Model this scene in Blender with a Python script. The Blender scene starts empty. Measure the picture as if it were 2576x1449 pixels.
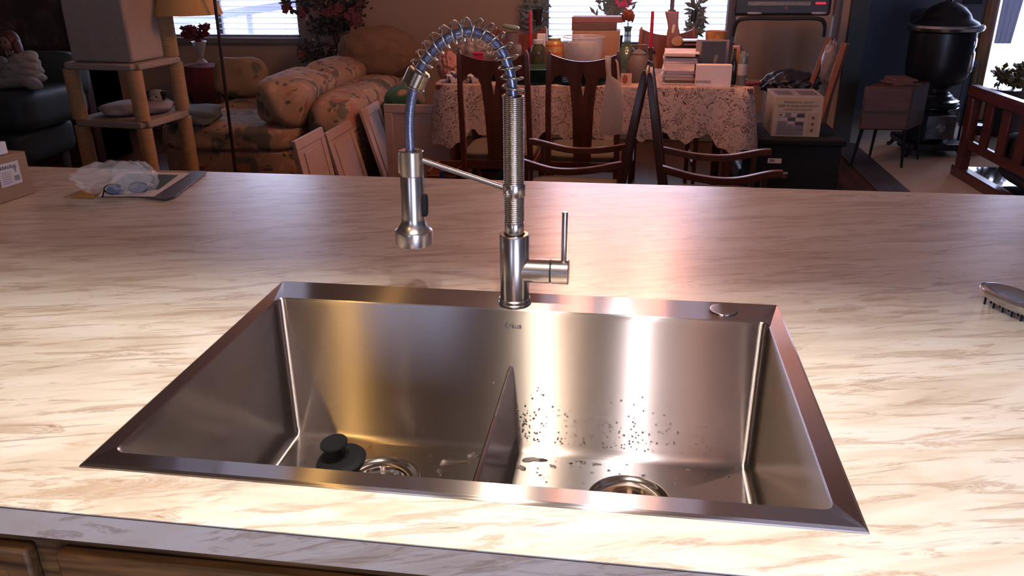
import bpy, bmesh, math, random
from mathutils import Vector, Matrix, Euler
random.seed(7)
C = bpy.context.scene.collection
SC = bpy.context.scene
PI = math.pi
R = math.radians
# ------------------------------------------------------------------ camera, world, lamps, exposure
ZC = 0.91                       # countertop height
camd = bpy.data.cameras.new('camera'); cam = bpy.data.objects.new('camera', camd); C.objects.link(cam)
cam.location = (0.590193, -0.677569, 1.430064)
cam.rotation_euler = (1.1832913, 0.0080069, 0.1448243)
camd.sensor_width = 36.0; camd.lens = 36.0*2029.79/2576.0
camd.clip_start = 0.02; camd.clip_end = 200
SC.camera = cam
SC.view_settings.view_transform = 'Standard'; SC.view_settings.look = 'None'
SC.view_settings.gamma = 1.0; SC.view_settings.use_curve_mapping = False
SC.view_settings.exposure = 0.0
w = bpy.data.worlds.new('world'); SC.world = w; w.use_nodes = True
bg = w.node_tree.nodes['Background']; bg.inputs[0].default_value = (0.60, 0.67, 1.0, 1); bg.inputs[1].default_value = 8.5

def lamp(name, kind, loc, col, energy, **kw):
    d = bpy.data.lights.new(name, kind); d.color = col; d.energy = energy
    rot = kw.pop('rot', (0, 0, 0))
    for k, v in kw.items(): setattr(d, k, v)
    o = bpy.data.objects.new(name, d); C.objects.link(o); o.location = loc; o.rotation_euler = rot
    return o
def portal(name, loc, sx, sy, rot):
    o = lamp(name, 'AREA', loc, (1, 1, 1), 1, shape='RECTANGLE', size=sx, size_y=sy, rot=rot)
    o.data.cycles.is_portal = True
    return o
# kitchen strip light hung just over the front of the sink, hood board in front of it
lamp('strip_lamp', 'AREA', (0.31, -0.03, 2.165), (1.0, 0.88, 0.72), 16.5, shape='RECTANGLE', size=0.08, size_y=0.13)
lamp('strip_lamp_bright', 'AREA', (0.585, -0.03, 2.165), (0.97, 0.95, 1.0), 14.5, shape='RECTANGLE', size=0.022, size_y=0.13)
lamp('kitchen_fill_lamp', 'AREA', (0.72, -1.7, 2.545), (1.0, 0.50, 0.36), 2.5, shape='DISK', size=0.05)  # added warm fill in the ceiling, lined up with a reddish streak in the steel
lamp('kitchen_ceiling_lamp', 'AREA', (-0.50, -1.3, 2.545), (1.0, 0.60, 0.18), 10, shape='DISK', size=0.07)

# ------------------------------------------------------------------ pixel to point (my reading of the photograph)
CR = cam.rotation_euler.to_matrix()
def P(u, v, x=None, y=None, z=None):
    d = CR @ Vector(((u-1288)/2029.79, -(v-724.5)/2029.79, -1)); o = cam.location
    if y is not None: t = (y-o.y)/d.y
    elif z is not None: t = (z-o.z)/d.z
    else: t = (x-o.x)/d.x
    return o + d*t
# ------------------------------------------------------------------ materials
MATS = {}
def nt(name):
    m = bpy.data.materials.new(name); m.use_nodes = True
    t = m.node_tree; b = t.nodes['Principled BSDF']
    MATS[name] = m
    return m, t, b
def mapping(t, scale=(1, 1, 1), rot=(0, 0, 0), coord='Object'):
    tc = t.nodes.new('ShaderNodeTexCoord'); mp = t.nodes.new('ShaderNodeMapping')
    mp.inputs['Scale'].default_value = scale; mp.inputs['Rotation'].default_value = rot
    t.links.new(tc.outputs[coord], mp.inputs['Vector']); return mp.outputs[0]
def noise(t, vec, scale=5, detail=4, rough=.55, dist=0):
    n = t.nodes.new('ShaderNodeTexNoise'); n.inputs['Scale'].default_value = scale
    n.inputs['Detail'].default_value = detail; n.inputs['Roughness'].default_value = rough
    n.inputs['Distortion'].default_value = dist
    t.links.new(vec, n.inputs['Vector']); return n.outputs['Fac']
def ramp(t, fac, stops, interp='LINEAR'):
    r = t.nodes.new('ShaderNodeValToRGB'); e = r.color_ramp.elements; r.color_ramp.interpolation = interp
    while len(e) < len(stops): e.new(0.5)
    for el, (p, c) in zip(e, stops):
        el.position = p; el.color = (c[0], c[1], c[2], 1) if not isinstance(c, (int, float)) else (c, c, c, 1)
    t.links.new(fac, r.inputs[0]); return r.outputs[0]
def mixc(t, fac, a, b, mode='MIX'):
    n = t.nodes.new('ShaderNodeMix'); n.data_type = 'RGBA'; n.blend_type = mode
    for s, v in ((n.inputs[0], fac), (n.inputs[6], a), (n.inputs[7], b)):
        if hasattr(v, 'links') or isinstance(v, bpy.types.NodeSocket): t.links.new(v, s)
        elif isinstance(v, (int, float)): s.default_value = v
        else: s.default_value = (*v, 1)
    return n.outputs[2]
def bump(t, b, h, s=.2, d=.01):
    n = t.nodes.new('ShaderNodeBump'); n.inputs['Strength'].default_value = s; n.inputs['Distance'].default_value = d
    t.links.new(h, n.inputs['Height']); t.links.new(n.outputs[0], b.inputs['Normal'])
def mat(name, col, rough=.6, metal=0, var=.12, scale=30, stretch=(1, 1, 1), spec=None, bmp=0, trans=0, ior=None, coat=0, alpha=None, emit=None, estr=0):
    if name in MATS: return MATS[name]
    m, t, b = nt(name)
    v = mapping(t, stretch); f = noise(t, v, scale)
    c = ramp(t, f, [(.25, tuple(x*(1-var) for x in col)), (.75, tuple(min(1, x*(1+var)) for x in col))])
    t.links.new(c, b.inputs['Base Color'])
    b.inputs['Roughness'].default_value = rough; b.inputs['Metallic'].default_value = metal
    if spec is not None: b.inputs['Specular IOR Level'].default_value = spec
    if trans: b.inputs['Transmission Weight'].default_value = trans
    if ior: b.inputs['IOR'].default_value = ior
    if coat: b.inputs['Coat Weight'].default_value = coat
    if alpha is not None: b.inputs['Alpha'].default_value = alpha
    if emit: b.inputs['Emission Color'].default_value = (*emit, 1); b.inputs['Emission Strength'].default_value = estr
    if bmp: bump(t, b, f, bmp)
    return m
def wood(name, dark, light, rough=.35, scale=6, axis=0, coat=.15):
    m, t, b = nt(name)
    s = [9, 9, 9]; s[axis] = .7
    v = mapping(t, tuple(s)); f = noise(t, v, scale*.5, 6, .6, .6)
    c = ramp(t, f, [(.3, dark), (.5, tuple((a+b2)/2 for a, b2 in zip(dark, light))), (.72, light)])
    t.links.new(c, b.inputs['Base Color']); b.inputs['Roughness'].default_value = rough
    b.inputs['Coat Weight'].default_value = coat; b.inputs['Coat Roughness'].default_value = .25
    bump(t, b, f, .12, .004)
    return m
def steel(name, brush=(1, 0, 0), col=(.43, .375, .35), rough=.22, lobes=((0, .30), (.22, .12), (-.22, .12), (.48, .09), (-.48, .09), (.80, .07), (-.80, .07), (1.25, .07), (-1.25, .07)), grain=260, an=-.72):
    """brushed steel: a fan of glossy lobes spread across the brushing direction, sharp along it"""
    m, t, b = nt(name); t.nodes.remove(b); out = t.nodes['Material Output']
    sc = [grain]*3
    for i in range(3):
        if brush[i]: sc[i] = 3
    f = noise(t, mapping(t, tuple(sc)), 3, 3)
    c = ramp(t, f, [(.2, tuple(x*.93 for x in col)), (.8, tuple(min(1, x*1.05) for x in col))])
    g = t.nodes.new('ShaderNodeNewGeometry'); x = t.nodes.new('ShaderNodeVectorMath'); x.operation = 'CROSS_PRODUCT'
    x.inputs[0].default_value = brush; t.links.new(g.outputs['Normal'], x.inputs[1]); prev = None; tot = 0
    for k, wgt in lobes:
        gl_b = t.nodes.new('ShaderNodeBsdfAnisotropic'); gl_b.inputs['Roughness'].default_value = rough; gl_b.inputs['Anisotropy'].default_value = an
        t.links.new(c, gl_b.inputs['Color']); t.links.new(x.outputs[0], gl_b.inputs['Tangent'])
        if k:
            ma = t.nodes.new('ShaderNodeVectorMath'); ma.operation = 'MULTIPLY_ADD'; t.links.new(x.outputs[0], ma.inputs[0]); ma.inputs[1].default_value = (k, k, k); t.links.new(g.outputs['Normal'], ma.inputs[2])
            no = t.nodes.new('ShaderNodeVectorMath'); no.operation = 'NORMALIZE'; t.links.new(ma.outputs[0], no.inputs[0]); t.links.new(no.outputs[0], gl_b.inputs['Normal'])
        tot += wgt
        if prev is None: prev = gl_b.outputs[0]
        else:
            mx = t.nodes.new('ShaderNodeMixShader'); mx.inputs[0].default_value = wgt/tot; t.links.new(prev, mx.inputs[1]); t.links.new(gl_b.outputs[0], mx.inputs[2]); prev = mx.outputs[0]
    t.links.new(prev, out.inputs[0])
    return m
def nickel_brushed(name, col=(.56, .50, .46), rough=.26):
    m, t, b = nt(name); b.inputs['Metallic'].default_value = 1; f = noise(t, mapping(t, (90, 90, 900)), 3, 3)
    t.links.new(ramp(t, f, [(.2, tuple(x*.94 for x in col)), (.8, tuple(x*1.05 for x in col))]), b.inputs['Base Color']); b.inputs['Roughness'].default_value = rough
    return m
# marble-look laminate: cream ground, long brown and grey streaks running along the counter
def mapt(t, s, rot):
    tc = t.nodes.new('ShaderNodeTexCoord'); mp = t.nodes.new('ShaderNodeMapping'); mp.vector_type = 'TEXTURE'
    mp.inputs['Scale'].default_value = tuple(1/q for q in s); mp.inputs['Rotation'].default_value = rot
    t.links.new(tc.outputs['Object'], mp.inputs['Vector']); return mp.outputs[0]
def laminate(name, rot=1, edge=False):
    m, t, b = nt(name)
    rr = (lambda a_: (0, R(-a_), 0)) if edge else (lambda a_: (0, 0, R(a_)))
    ss = (lambda x_, y_: (x_, y_, y_)) if edge else (lambda x_, y_: (x_, y_, 4))
    base_n = noise(t, mapt(t, ss(1.7, 8.5), rr(15)), 1.7, 9, .62, 1.0)
    base = ramp(t, base_n, [(.24, (.47, .37, .27)), (.40, (.61, .52, .42)), (.52, (.71, .635, .54)), (.64, (.745, .69, .625)), (.80, (.61, .53, .43))])
    s = noise(t, mapt(t, ss(2.6, 17), rr(13)), 2.3, 10, .66, 1.3)
    streak = ramp(t, s, [(.0, 0), (.53, 0), (.60, .60), (.63, .2), (.70, .95), (.82, .4)])
    c = mixc(t, streak, base, (.32, .19, .11))
    s3 = noise(t, mapt(t, ss(1.5, 14), rr(19)), 3.1, 9, .62, 1.8)
    gre = ramp(t, s3, [(.0, .95), (.32, .8), (.41, 0), (1, 0)])
    c = mixc(t, gre, c, (.37, .30, .25))
    s4 = noise(t, mapt(t, ss(2.0, 10), rr(10)), 1.3, 7, .6, 2.2)
    c = mixc(t, ramp(t, s4, [(.0, 0), (.58, 0), (.72, .55), (1, .55)]), c, (.50, .34, .19))
    t.links.new(c, b.inputs['Base Color']); b.inputs['Roughness'].default_value = .34; b.inputs['Specular IOR Level'].default_value = .8; b.inputs['Coat Weight'].default_value = .55; b.inputs['Coat Roughness'].default_value = .27
    fine = noise(t, mapping(t), 900, 2); bump(t, b, fine, .05, .0006)
    return m
lam = laminate('marble_laminate')
lam_edge = laminate('marble_laminate_edge', edge=True)
st_x = steel('brushed_steel_along', (1, 0, 0))
st_y = steel('brushed_steel_across', (0, 1, 0), lobes=((0, .42), (.25, .14), (-.25, .14), (.55, .10), (-.55, .10), (1.05, .05), (-1.05, .05)))
st_floor = steel('brushed_steel_floor', (1, 0, 0), rough=.23, lobes=((0, .36), (.2, .2), (-.2, .2), (.45, .12), (-.45, .12)))
st_v = nickel_brushed('brushed_nickel')
st_pol = mat('polished_steel', (.72, .66, .60), .12, 1, .03)
st_spring = mat('spring_steel', (.52, .46, .41), .2, 1, .04)
st_dark = mat('dark_gap', (.02, .02, .02), .6)
hose_m, ht, hb = nt('braided_hose')
hv = mapping(ht, (1, 1, 1), coord='UV')
ck = ht.nodes.new('ShaderNodeTexBrick'); ht.links.new(hv, ck.inputs['Vector']); ck.inputs['Scale'].default_value = 1
ck.inputs['Color1'].default_value = (.30, .33, .52, 1); ck.inputs['Color2'].default_value = (.55, .58, .80, 1); ck.inputs['Mortar'].default_value = (.05, .05, .10, 1)
ck.inputs['Mortar Size'].default_value = .09; ck.inputs['Brick Width'].default_value = .5; ck.inputs['Row Height'].default_value = .5
ht.links.new(ck.outputs[0], hb.inputs['Base Color']); hb.inputs['Roughness'].default_value = .25; hb.inputs['Metallic'].default_value = .75
black = mat('black_plastic', (.010, .010, .011), .7, spec=.25)
rubber = mat('black_rubber', (.008, .008, .009), .7, spec=.25, bmp=.05)
cherry = wood('cherry_wood', (.095, .022, .011), (.20, .050, .024), .32, axis=2)
cherry_x = wood('cherry_wood_rail', (.085, .022, .012), (.17, .046, .024), .34, axis=0)
cherry_y = wood('dark_red_wood', (.045, .012, .010), (.10, .026, .018), .3, axis=1)
oak = wood('oak_frame', (.035, .016, .006), (.25, .125, .042), .55, 16, axis=0, coat=.0)
oak_v = wood('oak_upright', (.13, .06, .02), (.38, .20, .07), .45, 5, axis=2, coat=.1)
wall_m = mat('tan_wall_paint', (.36, .255, .185), .85, var=.05, scale=60, bmp=.05)
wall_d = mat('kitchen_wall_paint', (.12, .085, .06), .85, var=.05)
wall_b = mat('blue_grey_wall_paint', (.105, .135, .185), .8, var=.08, scale=40)
ceil_m = mat('ceiling_paint', (.62, .58, .53), .9, var=.04)
carpet = mat('beige_carpet', (.44, .38, .31), .95, var=.22, scale=350, bmp=.3)
floor_m = wood('dark_wood_floor', (.05, .022, .012), (.13, .06, .03), .35, 4, axis=1)
white_tr = mat('white_trim_paint', (.62, .62, .62), .5, var=.03)
blind_m = mat('white_blind', (.38, .40, .46), .6, var=.02)
glass = mat('clear_glass', (1, 1, 1), .02, trans=1, ior=1.45, var=0)
card = mat('cardboard', (.33, .205, .125), .8, var=.06, scale=80)
paper = mat('white_paper', (.66, .60, .58), .8, var=.04)
paper_w = mat('white_carton', (.72, .70, .70), .7, var=.03)
ink = mat('dark_ink', (.03, .03, .035), .7)
ink_g = mat('grey_ink', (.25, .25, .28), .7)
beige_door = mat('painted_door_panel', (.44, .315, .265), .55, var=.04)
sisal = mat('sisal_post', (.42, .245, .115), .9, var=.2, scale=12, stretch=(1, 1, 14), bmp=.3)
plush_b = mat('beige_carpet_pile', (.33, .255, .20), .95, var=.15, scale=120, bmp=.2)
cream_rug = mat('cream_pile', (.40, .34, .30), .95, var=.15, scale=60, bmp=.3)
iron = mat('black_cast_iron', (.014, .015, .02), .33, .4, .2, 18, bmp=.1)
nickel = mat('stove_nickel', (.62, .62, .66), .22, 1, .05)
# faded floral upholstery
def floral(name, ground, cols, sc=3.2):
    m, t, b = nt(name); v = mapping(t)
    dist = t.nodes.new('ShaderNodeTexNoise'); dist.inputs['Scale'].default_value = 5; t.links.new(v, dist.inputs['Vector'])
    add = t.nodes.new('ShaderNodeVectorMath'); add.operation = 'MULTIPLY_ADD'
    t.links.new(dist.outputs['Color'], add.inputs[0]); add.inputs[1].default_value = (.3, .3, .3); t.links.new(v, add.inputs[2])
    c = ramp(t, noise(t, v, 3, 3), [(.3, tuple(x*.85 for x in ground)), (.7, ground)])
    for i, (cc, lim) in enumerate(cols):
        vo = t.nodes.new('ShaderNodeTexVoronoi'); vo.inputs['Scale'].default_value = sc*(1+.45*i)
        ad = t.nodes.new('ShaderNodeVectorMath'); ad.operation = 'ADD'; ad.inputs[1].default_value = (i*3.7, i*1.9, i*5.1)
        t.links.new(add.outputs[0], ad.inputs[0]); t.links.new(ad.outputs[0], vo.inputs['Vector'])
        f = ramp(t, vo.outputs['Distance'], [(0, 1), (lim, .85), (lim+.07, 0)])
        c = mixc(t, f, c, cc)
    t.links.new(c, b.inputs['Base Color']); b.inputs['Roughness'].default_value = .9
    bump(t, b, noise(t, v, 14, 3), .25, .01)
    return m
sofa_m = floral('faded_floral_fabric', (.36, .225, .14), [((.10, .10, .075), .30), ((.34, .13, .09), .24), ((.42, .28, .18), .28), ((.07, .08, .06), .2)], 5)
# lace: threads with open holes
def lace_mat():
    m, t, b = nt('lace'); v = mapping(t)
    vo = t.nodes.new('ShaderNodeTexVoronoi'); vo.feature = 'DISTANCE_TO_EDGE'; vo.inputs['Scale'].default_value = 52; vo.inputs['Randomness'].default_value = .8
    dn = t.nodes.new('ShaderNodeTexNoise'); dn.inputs['Scale'].default_value = 9; t.links.new(v, dn.inputs['Vector'])
    ad = t.nodes.new('ShaderNodeVectorMath'); ad.operation = 'MULTIPLY_ADD'; ad.inputs[1].default_value = (.16, .16, .16)
    t.links.new(dn.outputs['Color'], ad.inputs[0]); t.links.new(v, ad.inputs[2]); t.links.new(ad.outputs[0], vo.inputs['Vector'])
    th = ramp(t, vo.outputs['Distance'], [(0, 1), (.10, 1), (.17, 0), (.30, 0), (.36, 1)])
    v2 = t.nodes.new('ShaderNodeTexVoronoi'); v2.inputs['Scale'].default_value = 14; t.links.new(ad.outputs[0], v2.inputs['Vector'])
    ros = ramp(t, v2.outputs['Distance'], [(0, .5), (.22, .5), (.3, 1), (.42, 1), (.5, 0)])
    mx = t.nodes.new('ShaderNodeMath'); mx.operation = 'MAXIMUM'; t.links.new(th, mx.inputs[0]); t.links.new(ros, mx.inputs[1])
    al = t.nodes.new('ShaderNodeMapRange'); al.inputs['To Min'].default_value = .78; al.inputs['To Max'].default_value = 1; t.links.new(mx.outputs[0], al.inputs[0])
    t.links.new(al.outputs[0], b.inputs['Alpha'])
    c = ramp(t, mx.outputs[0], [(0, (.24, .16, .135)), (1, (.74, .56, .48))]); t.links.new(c, b.inputs['Base Color'])
    b.inputs['Roughness'].default_value = .9
    return m
lace_m = lace_mat()
def translucent(m, fac, col):
    """thin cloth or film: light coming from behind shines through"""
    t = m.node_tree; out = t.nodes['Material Output']; src = out.inputs[0].links[0].from_socket
    tr = t.nodes.new('ShaderNodeBsdfTranslucent'); tr.inputs[0].default_value = (*col, 1)
    mx = t.nodes.new('ShaderNodeMixShader'); mx.inputs[0].default_value = fac; t.links.new(src, mx.inputs[1]); t.links.new(tr.outputs[0], mx.inputs[2]); t.links.new(mx.outputs[0], out.inputs[0])
translucent(lace_m, .25, (.75, .60, .52))
# ------------------------------------------------------------------ mesh helpers
def BM(): return bmesh.new()
def box(bm, c, s, rot=None, org=None):
    vs = []
    M = Euler(rot).to_matrix() if rot else None
    for i in range(8):
        p = Vector(((i & 1)-.5, ((i >> 1) & 1)-.5, ((i >> 2) & 1)-.5)); p = Vector((p.x*s[0], p.y*s[1], p.z*s[2]))
        if M: p = M @ p
        vs.append(bm.verts.new(p+Vector(c)))
    for f in ((0, 2, 3, 1), (4, 5, 7, 6), (0, 1, 5, 4), (2, 6, 7, 3), (0, 4, 6, 2), (1, 3, 7, 5)):
        bm.faces.new([vs[k] for k in f])
    return vs
def bb(bm, x0, x1, y0, y1, z0, z1): return box(bm, ((x0+x1)/2, (y0+y1)/2, (z0+z1)/2), (abs(x1-x0), abs(y1-y0), abs(z1-z0)))
def hexa(bm, q, th):
    """slab from a quad of four points and a thickness vector"""
    a = [bm.verts.new(Vector(p)) for p in q]; b_ = [bm.verts.new(Vector(p)+Vector(th)) for p in q]
    bm.faces.new(a); bm.faces.new(b_[::-1])
    for i in range(4): bm.faces.new([a[(i+1) % 4], a[i], b_[i], b_[(i+1) % 4]])
    bmesh.ops.recalc_face_normals(bm, faces=bm.faces)
def lathe(bm, prof, org=(0, 0, 0), axis=(0, 0, 1), seg=40, sx=1, sy=1):
    """prof: list of (radius, height)"""
    q = Vector((0, 0, 1)).rotation_difference(Vector(axis)).to_matrix(); rings = []
    for r, h in prof:
        if r <= 1e-6: rings.append([bm.verts.new(Vector(org)+q @ Vector((0, 0, h)))])
        else: rings.append([bm.verts.new(Vector(org)+q @ Vector((r*sx*math.cos(2*PI*k/seg), r*sy*math.sin(2*PI*k/seg), h))) for k in range(seg)])
    for a, b_ in zip(rings, rings[1:]):
        for k in range(seg):
            k2 = (k+1) % seg
            if len(a) == 1 and len(b_) == 1: continue
            if len(a) == 1: bm.faces.new([a[0], b_[k2], b_[k]][::-1])
            elif len(b_) == 1: bm.faces.new([a[k], a[k2], b_[0]])
            else: bm.faces.new([a[k], a[k2], b_[k2], b_[k]])
def cyl(bm, org, r, h, axis=(0, 0, 1), seg=32, bev=0.0, r2=None):
    r2 = r if r2 is None else r2
    if bev: prof = [(0, 0), (r-bev, 0), (r, bev), (r2, h-bev), (r2-bev, h), (0, h)]
    else: prof = [(0, 0), (r, 0), (r2, h), (0, h)]
    lathe(bm, prof, org, axis, seg)
def tube(bm, pts, r, seg=10, close=False, uv=None, caps=True, up=None):
    """tube along points; r a number or list; uv=(around, per metre) writes UVs"""
    pts = [Vector(p) for p in pts]; n = len(pts)
    rr = r if isinstance(r, (list, tuple)) else [r]*n
    tan = []
    for i in range(n):
        a = pts[i-1] if i or close else pts[i]; b_ = pts[(i+1) % n] if i < n-1 or close else pts[i]
        tan.append((b_-a).normalized())
    N = tan[0].orthogonal() if up is None else Vector(up)
    rings = []; L = 0; Ls = []
    for i in range(n):
        if i: L += (pts[i]-pts[i-1]).length
        Ls.append(L)
        N = (N-tan[i]*N.dot(tan[i])).normalized(); Bv = tan[i].cross(N)
        rings.append([bm.verts.new(pts[i]+(N*math.cos(2*PI*k/seg)+Bv*math.sin(2*PI*k/seg))*rr[i]) for k in range(seg)])
    lay = bm.loops.layers.uv.verify() if uv else None
    for i in range(n-1 if not close else n):
        a, b_ = rings[i], rings[(i+1) % n]
        for k in range(seg):
            f = bm.faces.new([a[k], a[(k+1) % seg], b_[(k+1) % seg], b_[k]])
            if uv:
                for l, (kk, ii) in zip(f.loops, ((k, i), (k+1, i), (k+1, i+1), (k, i+1))):
                    l[lay].uv = (kk/seg*uv[0], Ls[min(ii, n-1)]*uv[1])
    if caps and not close: bm.faces.new(rings[0][::-1]); bm.faces.new(rings[-1])
def rbox(bm, c, s, rot=None, p=4.0, n=10, sag=0.0, wob=0.0):
    """puffy rounded block (cushion): a cube sphere pushed to a superellipsoid"""
    M = Euler(rot).to_matrix() if rot else Matrix.Identity(3)
    idx = {}
    def v(i, j, k):
        key = (i, j, k)
        if key not in idx:
            d = Vector((i/n*2-1, j/n*2-1, k/n*2-1))
            d = Vector((math.tan(d.x*PI/4), math.tan(d.y*PI/4), math.tan(d.z*PI/4)))
            L = (abs(d.x)**p+abs(d.y)**p+abs(d.z)**p)**(1/p); d /= L
            if wob: d *= 1+wob*math.sin(5*d.x+3*d.z+c[0]*7)*math.cos(4*d.y-2*d.x+c[1]*5)
            q = Vector((d.x*s[0]/2, d.y*s[1]/2, d.z*s[2]/2)); idx[key] = bm.verts.new(M @ q+Vector(c))
        return idx[key]
    for ax in range(3):
        for side in (0, n):
            for a in range(n):
                for b_ in range(n):
                    def kk(a_, b2):
                        t = [0, 0, 0]; t[ax] = side; t[(ax+1) % 3] = a_; t[(ax+2) % 3] = b2; return v(*t)
                    f = [kk(a, b_), kk(a+1, b_), kk(a+1, b_+1), kk(a, b_+1)]
                    bm.faces.new(f if side else f[::-1])
def ball(bm, c, r, seg=16, s=(1, 1, 1)):
    g = bmesh.ops.create_uvsphere(bm, u_segments=seg, v_segments=max(6, seg//2), radius=r)
    for v in g['verts']: v.co = Vector((v.co.x*s[0], v.co.y*s[1], v.co.z*s[2]))+Vector(c)
def prism(bm, pts2, y0, y1, hole=None):
    """extruded outline in xz between y0 and y1"""
    a = [bm.verts.new((p[0], y0, p[1])) for p in pts2]; b_ = [bm.verts.new((p[0], y1, p[1])) for p in pts2]
    bm.faces.new(a); bm.faces.new(b_[::-1]); n = len(a)
    for i in range(n): bm.faces.new([a[(i+1) % n], a[i], b_[i], b_[(i+1) % n]])
    bmesh.ops.recalc_face_normals(bm, faces=bm.faces)
def wl(o):
    v = Vector((0, 0, 0))
    while o: v += o.location; o = o.parent
    return v
def obj(name, bm, m, parent=None, smooth=True, bevel=0, ang=40, kind=None, label=None):
    me = bpy.data.meshes.new(name)
    if parent is not None:
        off = wl(parent)
        for v in bm.verts: v.co -= off
    bm.normal_update(); bm.to_mesh(me); bm.free()
    for mm in (m if isinstance(m, (list, tuple)) else [m]): me.materials.append(mm)
    o = bpy.data.objects.new(name, me); C.objects.link(o)
    if parent is not None: o.parent = parent
    if smooth:
        me.shade_smooth()
        me.set_sharp_from_angle(angle=R(ang))
    if bevel:
        bv = o.modifiers.new('bevel', 'BEVEL'); bv.width = bevel; bv.segments = 2; bv.limit_method = 'ANGLE'; bv.angle_limit = R(35)
    if kind: o['kind'] = kind
    if label: o['label'] = label
    return o
def thing(name, label, cat, loc=(0, 0, 0), group=None):
    o = bpy.data.objects.new(name, None); C.objects.link(o); o.location = loc; o.empty_display_size = .1
    o['label'] = label; o['category'] = cat
    if group: o['group'] = group
    return o
def tag(o, label, cat, group=None):
    o['label'] = label; o['category'] = cat
    if group: o['group'] = group
    return o
def struct(name, bm, m, **k): return obj(name, bm, m, kind='structure', **k)
def dup(o, loc=None, rotz=None, label=None, parent=None, top=True):
    c = o.copy(); C.objects.link(c)
    if parent is not None: c.parent = parent
    for ch in list(o.children): dup(ch, parent=c, top=False)
    if top:
        if loc is not None: c.location = loc
        if rotz is not None: c.rotation_euler = (0, 0, rotz)
        if label: c['label'] = label
    return c
def text(name, s, size, m, parent, M, ext=.0004):
    cu = bpy.data.curves.new('t', 'FONT'); cu.body = s; cu.size = size; cu.extrude = ext; cu.align_x = 'CENTER'; cu.align_y = 'CENTER'
    to = bpy.data.objects.new('t', cu); C.objects.link(to); dg = bpy.context.evaluated_depsgraph_get()
    me = bpy.data.meshes.new_from_object(to.evaluated_get(dg)); bpy.data.objects.remove(to)
    off = wl(parent) if parent else Vector()
    me.transform(Matrix.Translation(-off) @ M); me.materials.clear(); me.materials.append(m); me.name = name
    o = bpy.data.objects.new(name, me); C.objects.link(o)
    if parent: o.parent = parent
    return o
FACE = Matrix.Rotation(R(90), 4, 'X')      # text standing upright, read from -y

# ================================================================== SETTING
XL, XR, YB, YW, YF, H = -4.3, 4.6, -3.1, 6.2, 7.35, 2.55
def wall_y(name, x0, x1, y, th, m, hole=None):
    """wall in an xz plane with rectangular openings (x0,x1,z0,z1)"""
    bm = BM(); xs = x0
    for (a, b_, c, d) in sorted(hole or []):
        bb(bm, xs, a, y, y+th, 0, H); bb(bm, a, b_, y, y+th, 0, c); bb(bm, a, b_, y, y+th, d, H); xs = b_
    bb(bm, xs, x1, y, y+th, 0, H)
    return struct(name, bm, m, smooth=False)
# openings
a = P(445, 92, y=YW); b_ = P(757, 94, y=YW); W1 = (a.x-.35, b_.x, a.z, 2.05)
a = P(1368, 104, y=YW); b_ = P(1848, 112, y=YW); W2 = (a.x, b_.x, a.z-.02, 2.05)
a = P(2500, 60, y=YF); W3 = (a.x, 4.45, .28, 2.1)
WK = (-.75, -.28, 1.05, 2.05); WFILL = (1.20, 3.1, .06, 2.1)  # second one: unseen patio opening, added for more daylight on the counter's front edge
bm = BM(); bb(bm, XL, 2.33, YB, YF, -.05, 0); struct('floor', bm, floor_m, smooth=False)
bm = BM(); bb(bm, 2.33, XR, YB, YF, -.05, 0.004); struct('floor_carpet', bm, carpet, smooth=False)
bm = BM(); bb(bm, XL-.1, XR+.1, YB-.1, YF+.1, H, H+.05); struct('ceiling', bm, ceil_m, smooth=False)
wall_y('wall_back', XL, 2.30, YW, .12, wall_m, [W1, W2])
wall_y('wall_back_right', 2.30, XR, YF, .12, wall_b, [W3])
wall_y('wall_kitchen', XL, XR, YB-.12, .12, wall_d, [WK, WFILL])
bm = BM(); bb(bm, XL-.1, XL, YB, YF, 0, H); struct('wall_left', bm, wall_m, smooth=False)
bm = BM(); bb(bm, XR, XR+.1, YB, YF, 0, H); struct('wall_right', bm, wall_b, smooth=False)
dark_green = mat('dark_green_paint', (.018, .026, .030), .5, var=.1)
a = P(2132, 100, y=YW-.06); b_ = P(2176, 100, y=YW-.06)
bm = BM(); bb(bm, a.x, b_.x, YW-.06, YF, 0, H); struct('wall_end', bm, dark_green, smooth=False)
# dark strip where the carpets meet
bm = BM(); bb(bm, 2.20, 2.40, 3.2, YW, 0.004, 0.016); struct('trim_1', bm, mat('dark_threshold', (.07, .07, .085), .4, stretch=(30, 1, 1), var=.5, scale=3), bevel=.003)
# header board over the sink, holding the strip light
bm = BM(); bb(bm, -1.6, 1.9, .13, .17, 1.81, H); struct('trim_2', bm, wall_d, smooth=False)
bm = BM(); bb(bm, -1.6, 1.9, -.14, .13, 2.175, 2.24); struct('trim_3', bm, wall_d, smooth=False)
portal('window_portal', ((W1[0]+W1[1])/2, YW+.13, (W1[2]+W1[3])/2), W1[1]-W1[0], W1[3]-W1[2], (R(-90), 0, 0))
portal('window_portal', ((W2[0]+W2[1])/2, YW+.13, (W2[2]+W2[3])/2), W2[1]-W2[0], W2[3]-W2[2], (R(-90), 0, 0))
portal('window_portal', ((W3[0]+W3[1])/2, YF+.13, (W3[2]+W3[3])/2), W3[1]-W3[0], W3[3]-W3[2], (R(-90), 0, 0))
portal('window_portal', ((WK[0]+WK[1])/2, YB-.13, (WK[2]+WK[3])/2), WK[1]-WK[0], WK[3]-WK[2], (R(90), 0, 0))
portal('window_portal', ((WFILL[0]+WFILL[1])/2, YB-.13, (WFILL[2]+WFILL[3])/2), WFILL[1]-WFILL[0], WFILL[3]-WFILL[2], (R(90), 0, 0))
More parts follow.
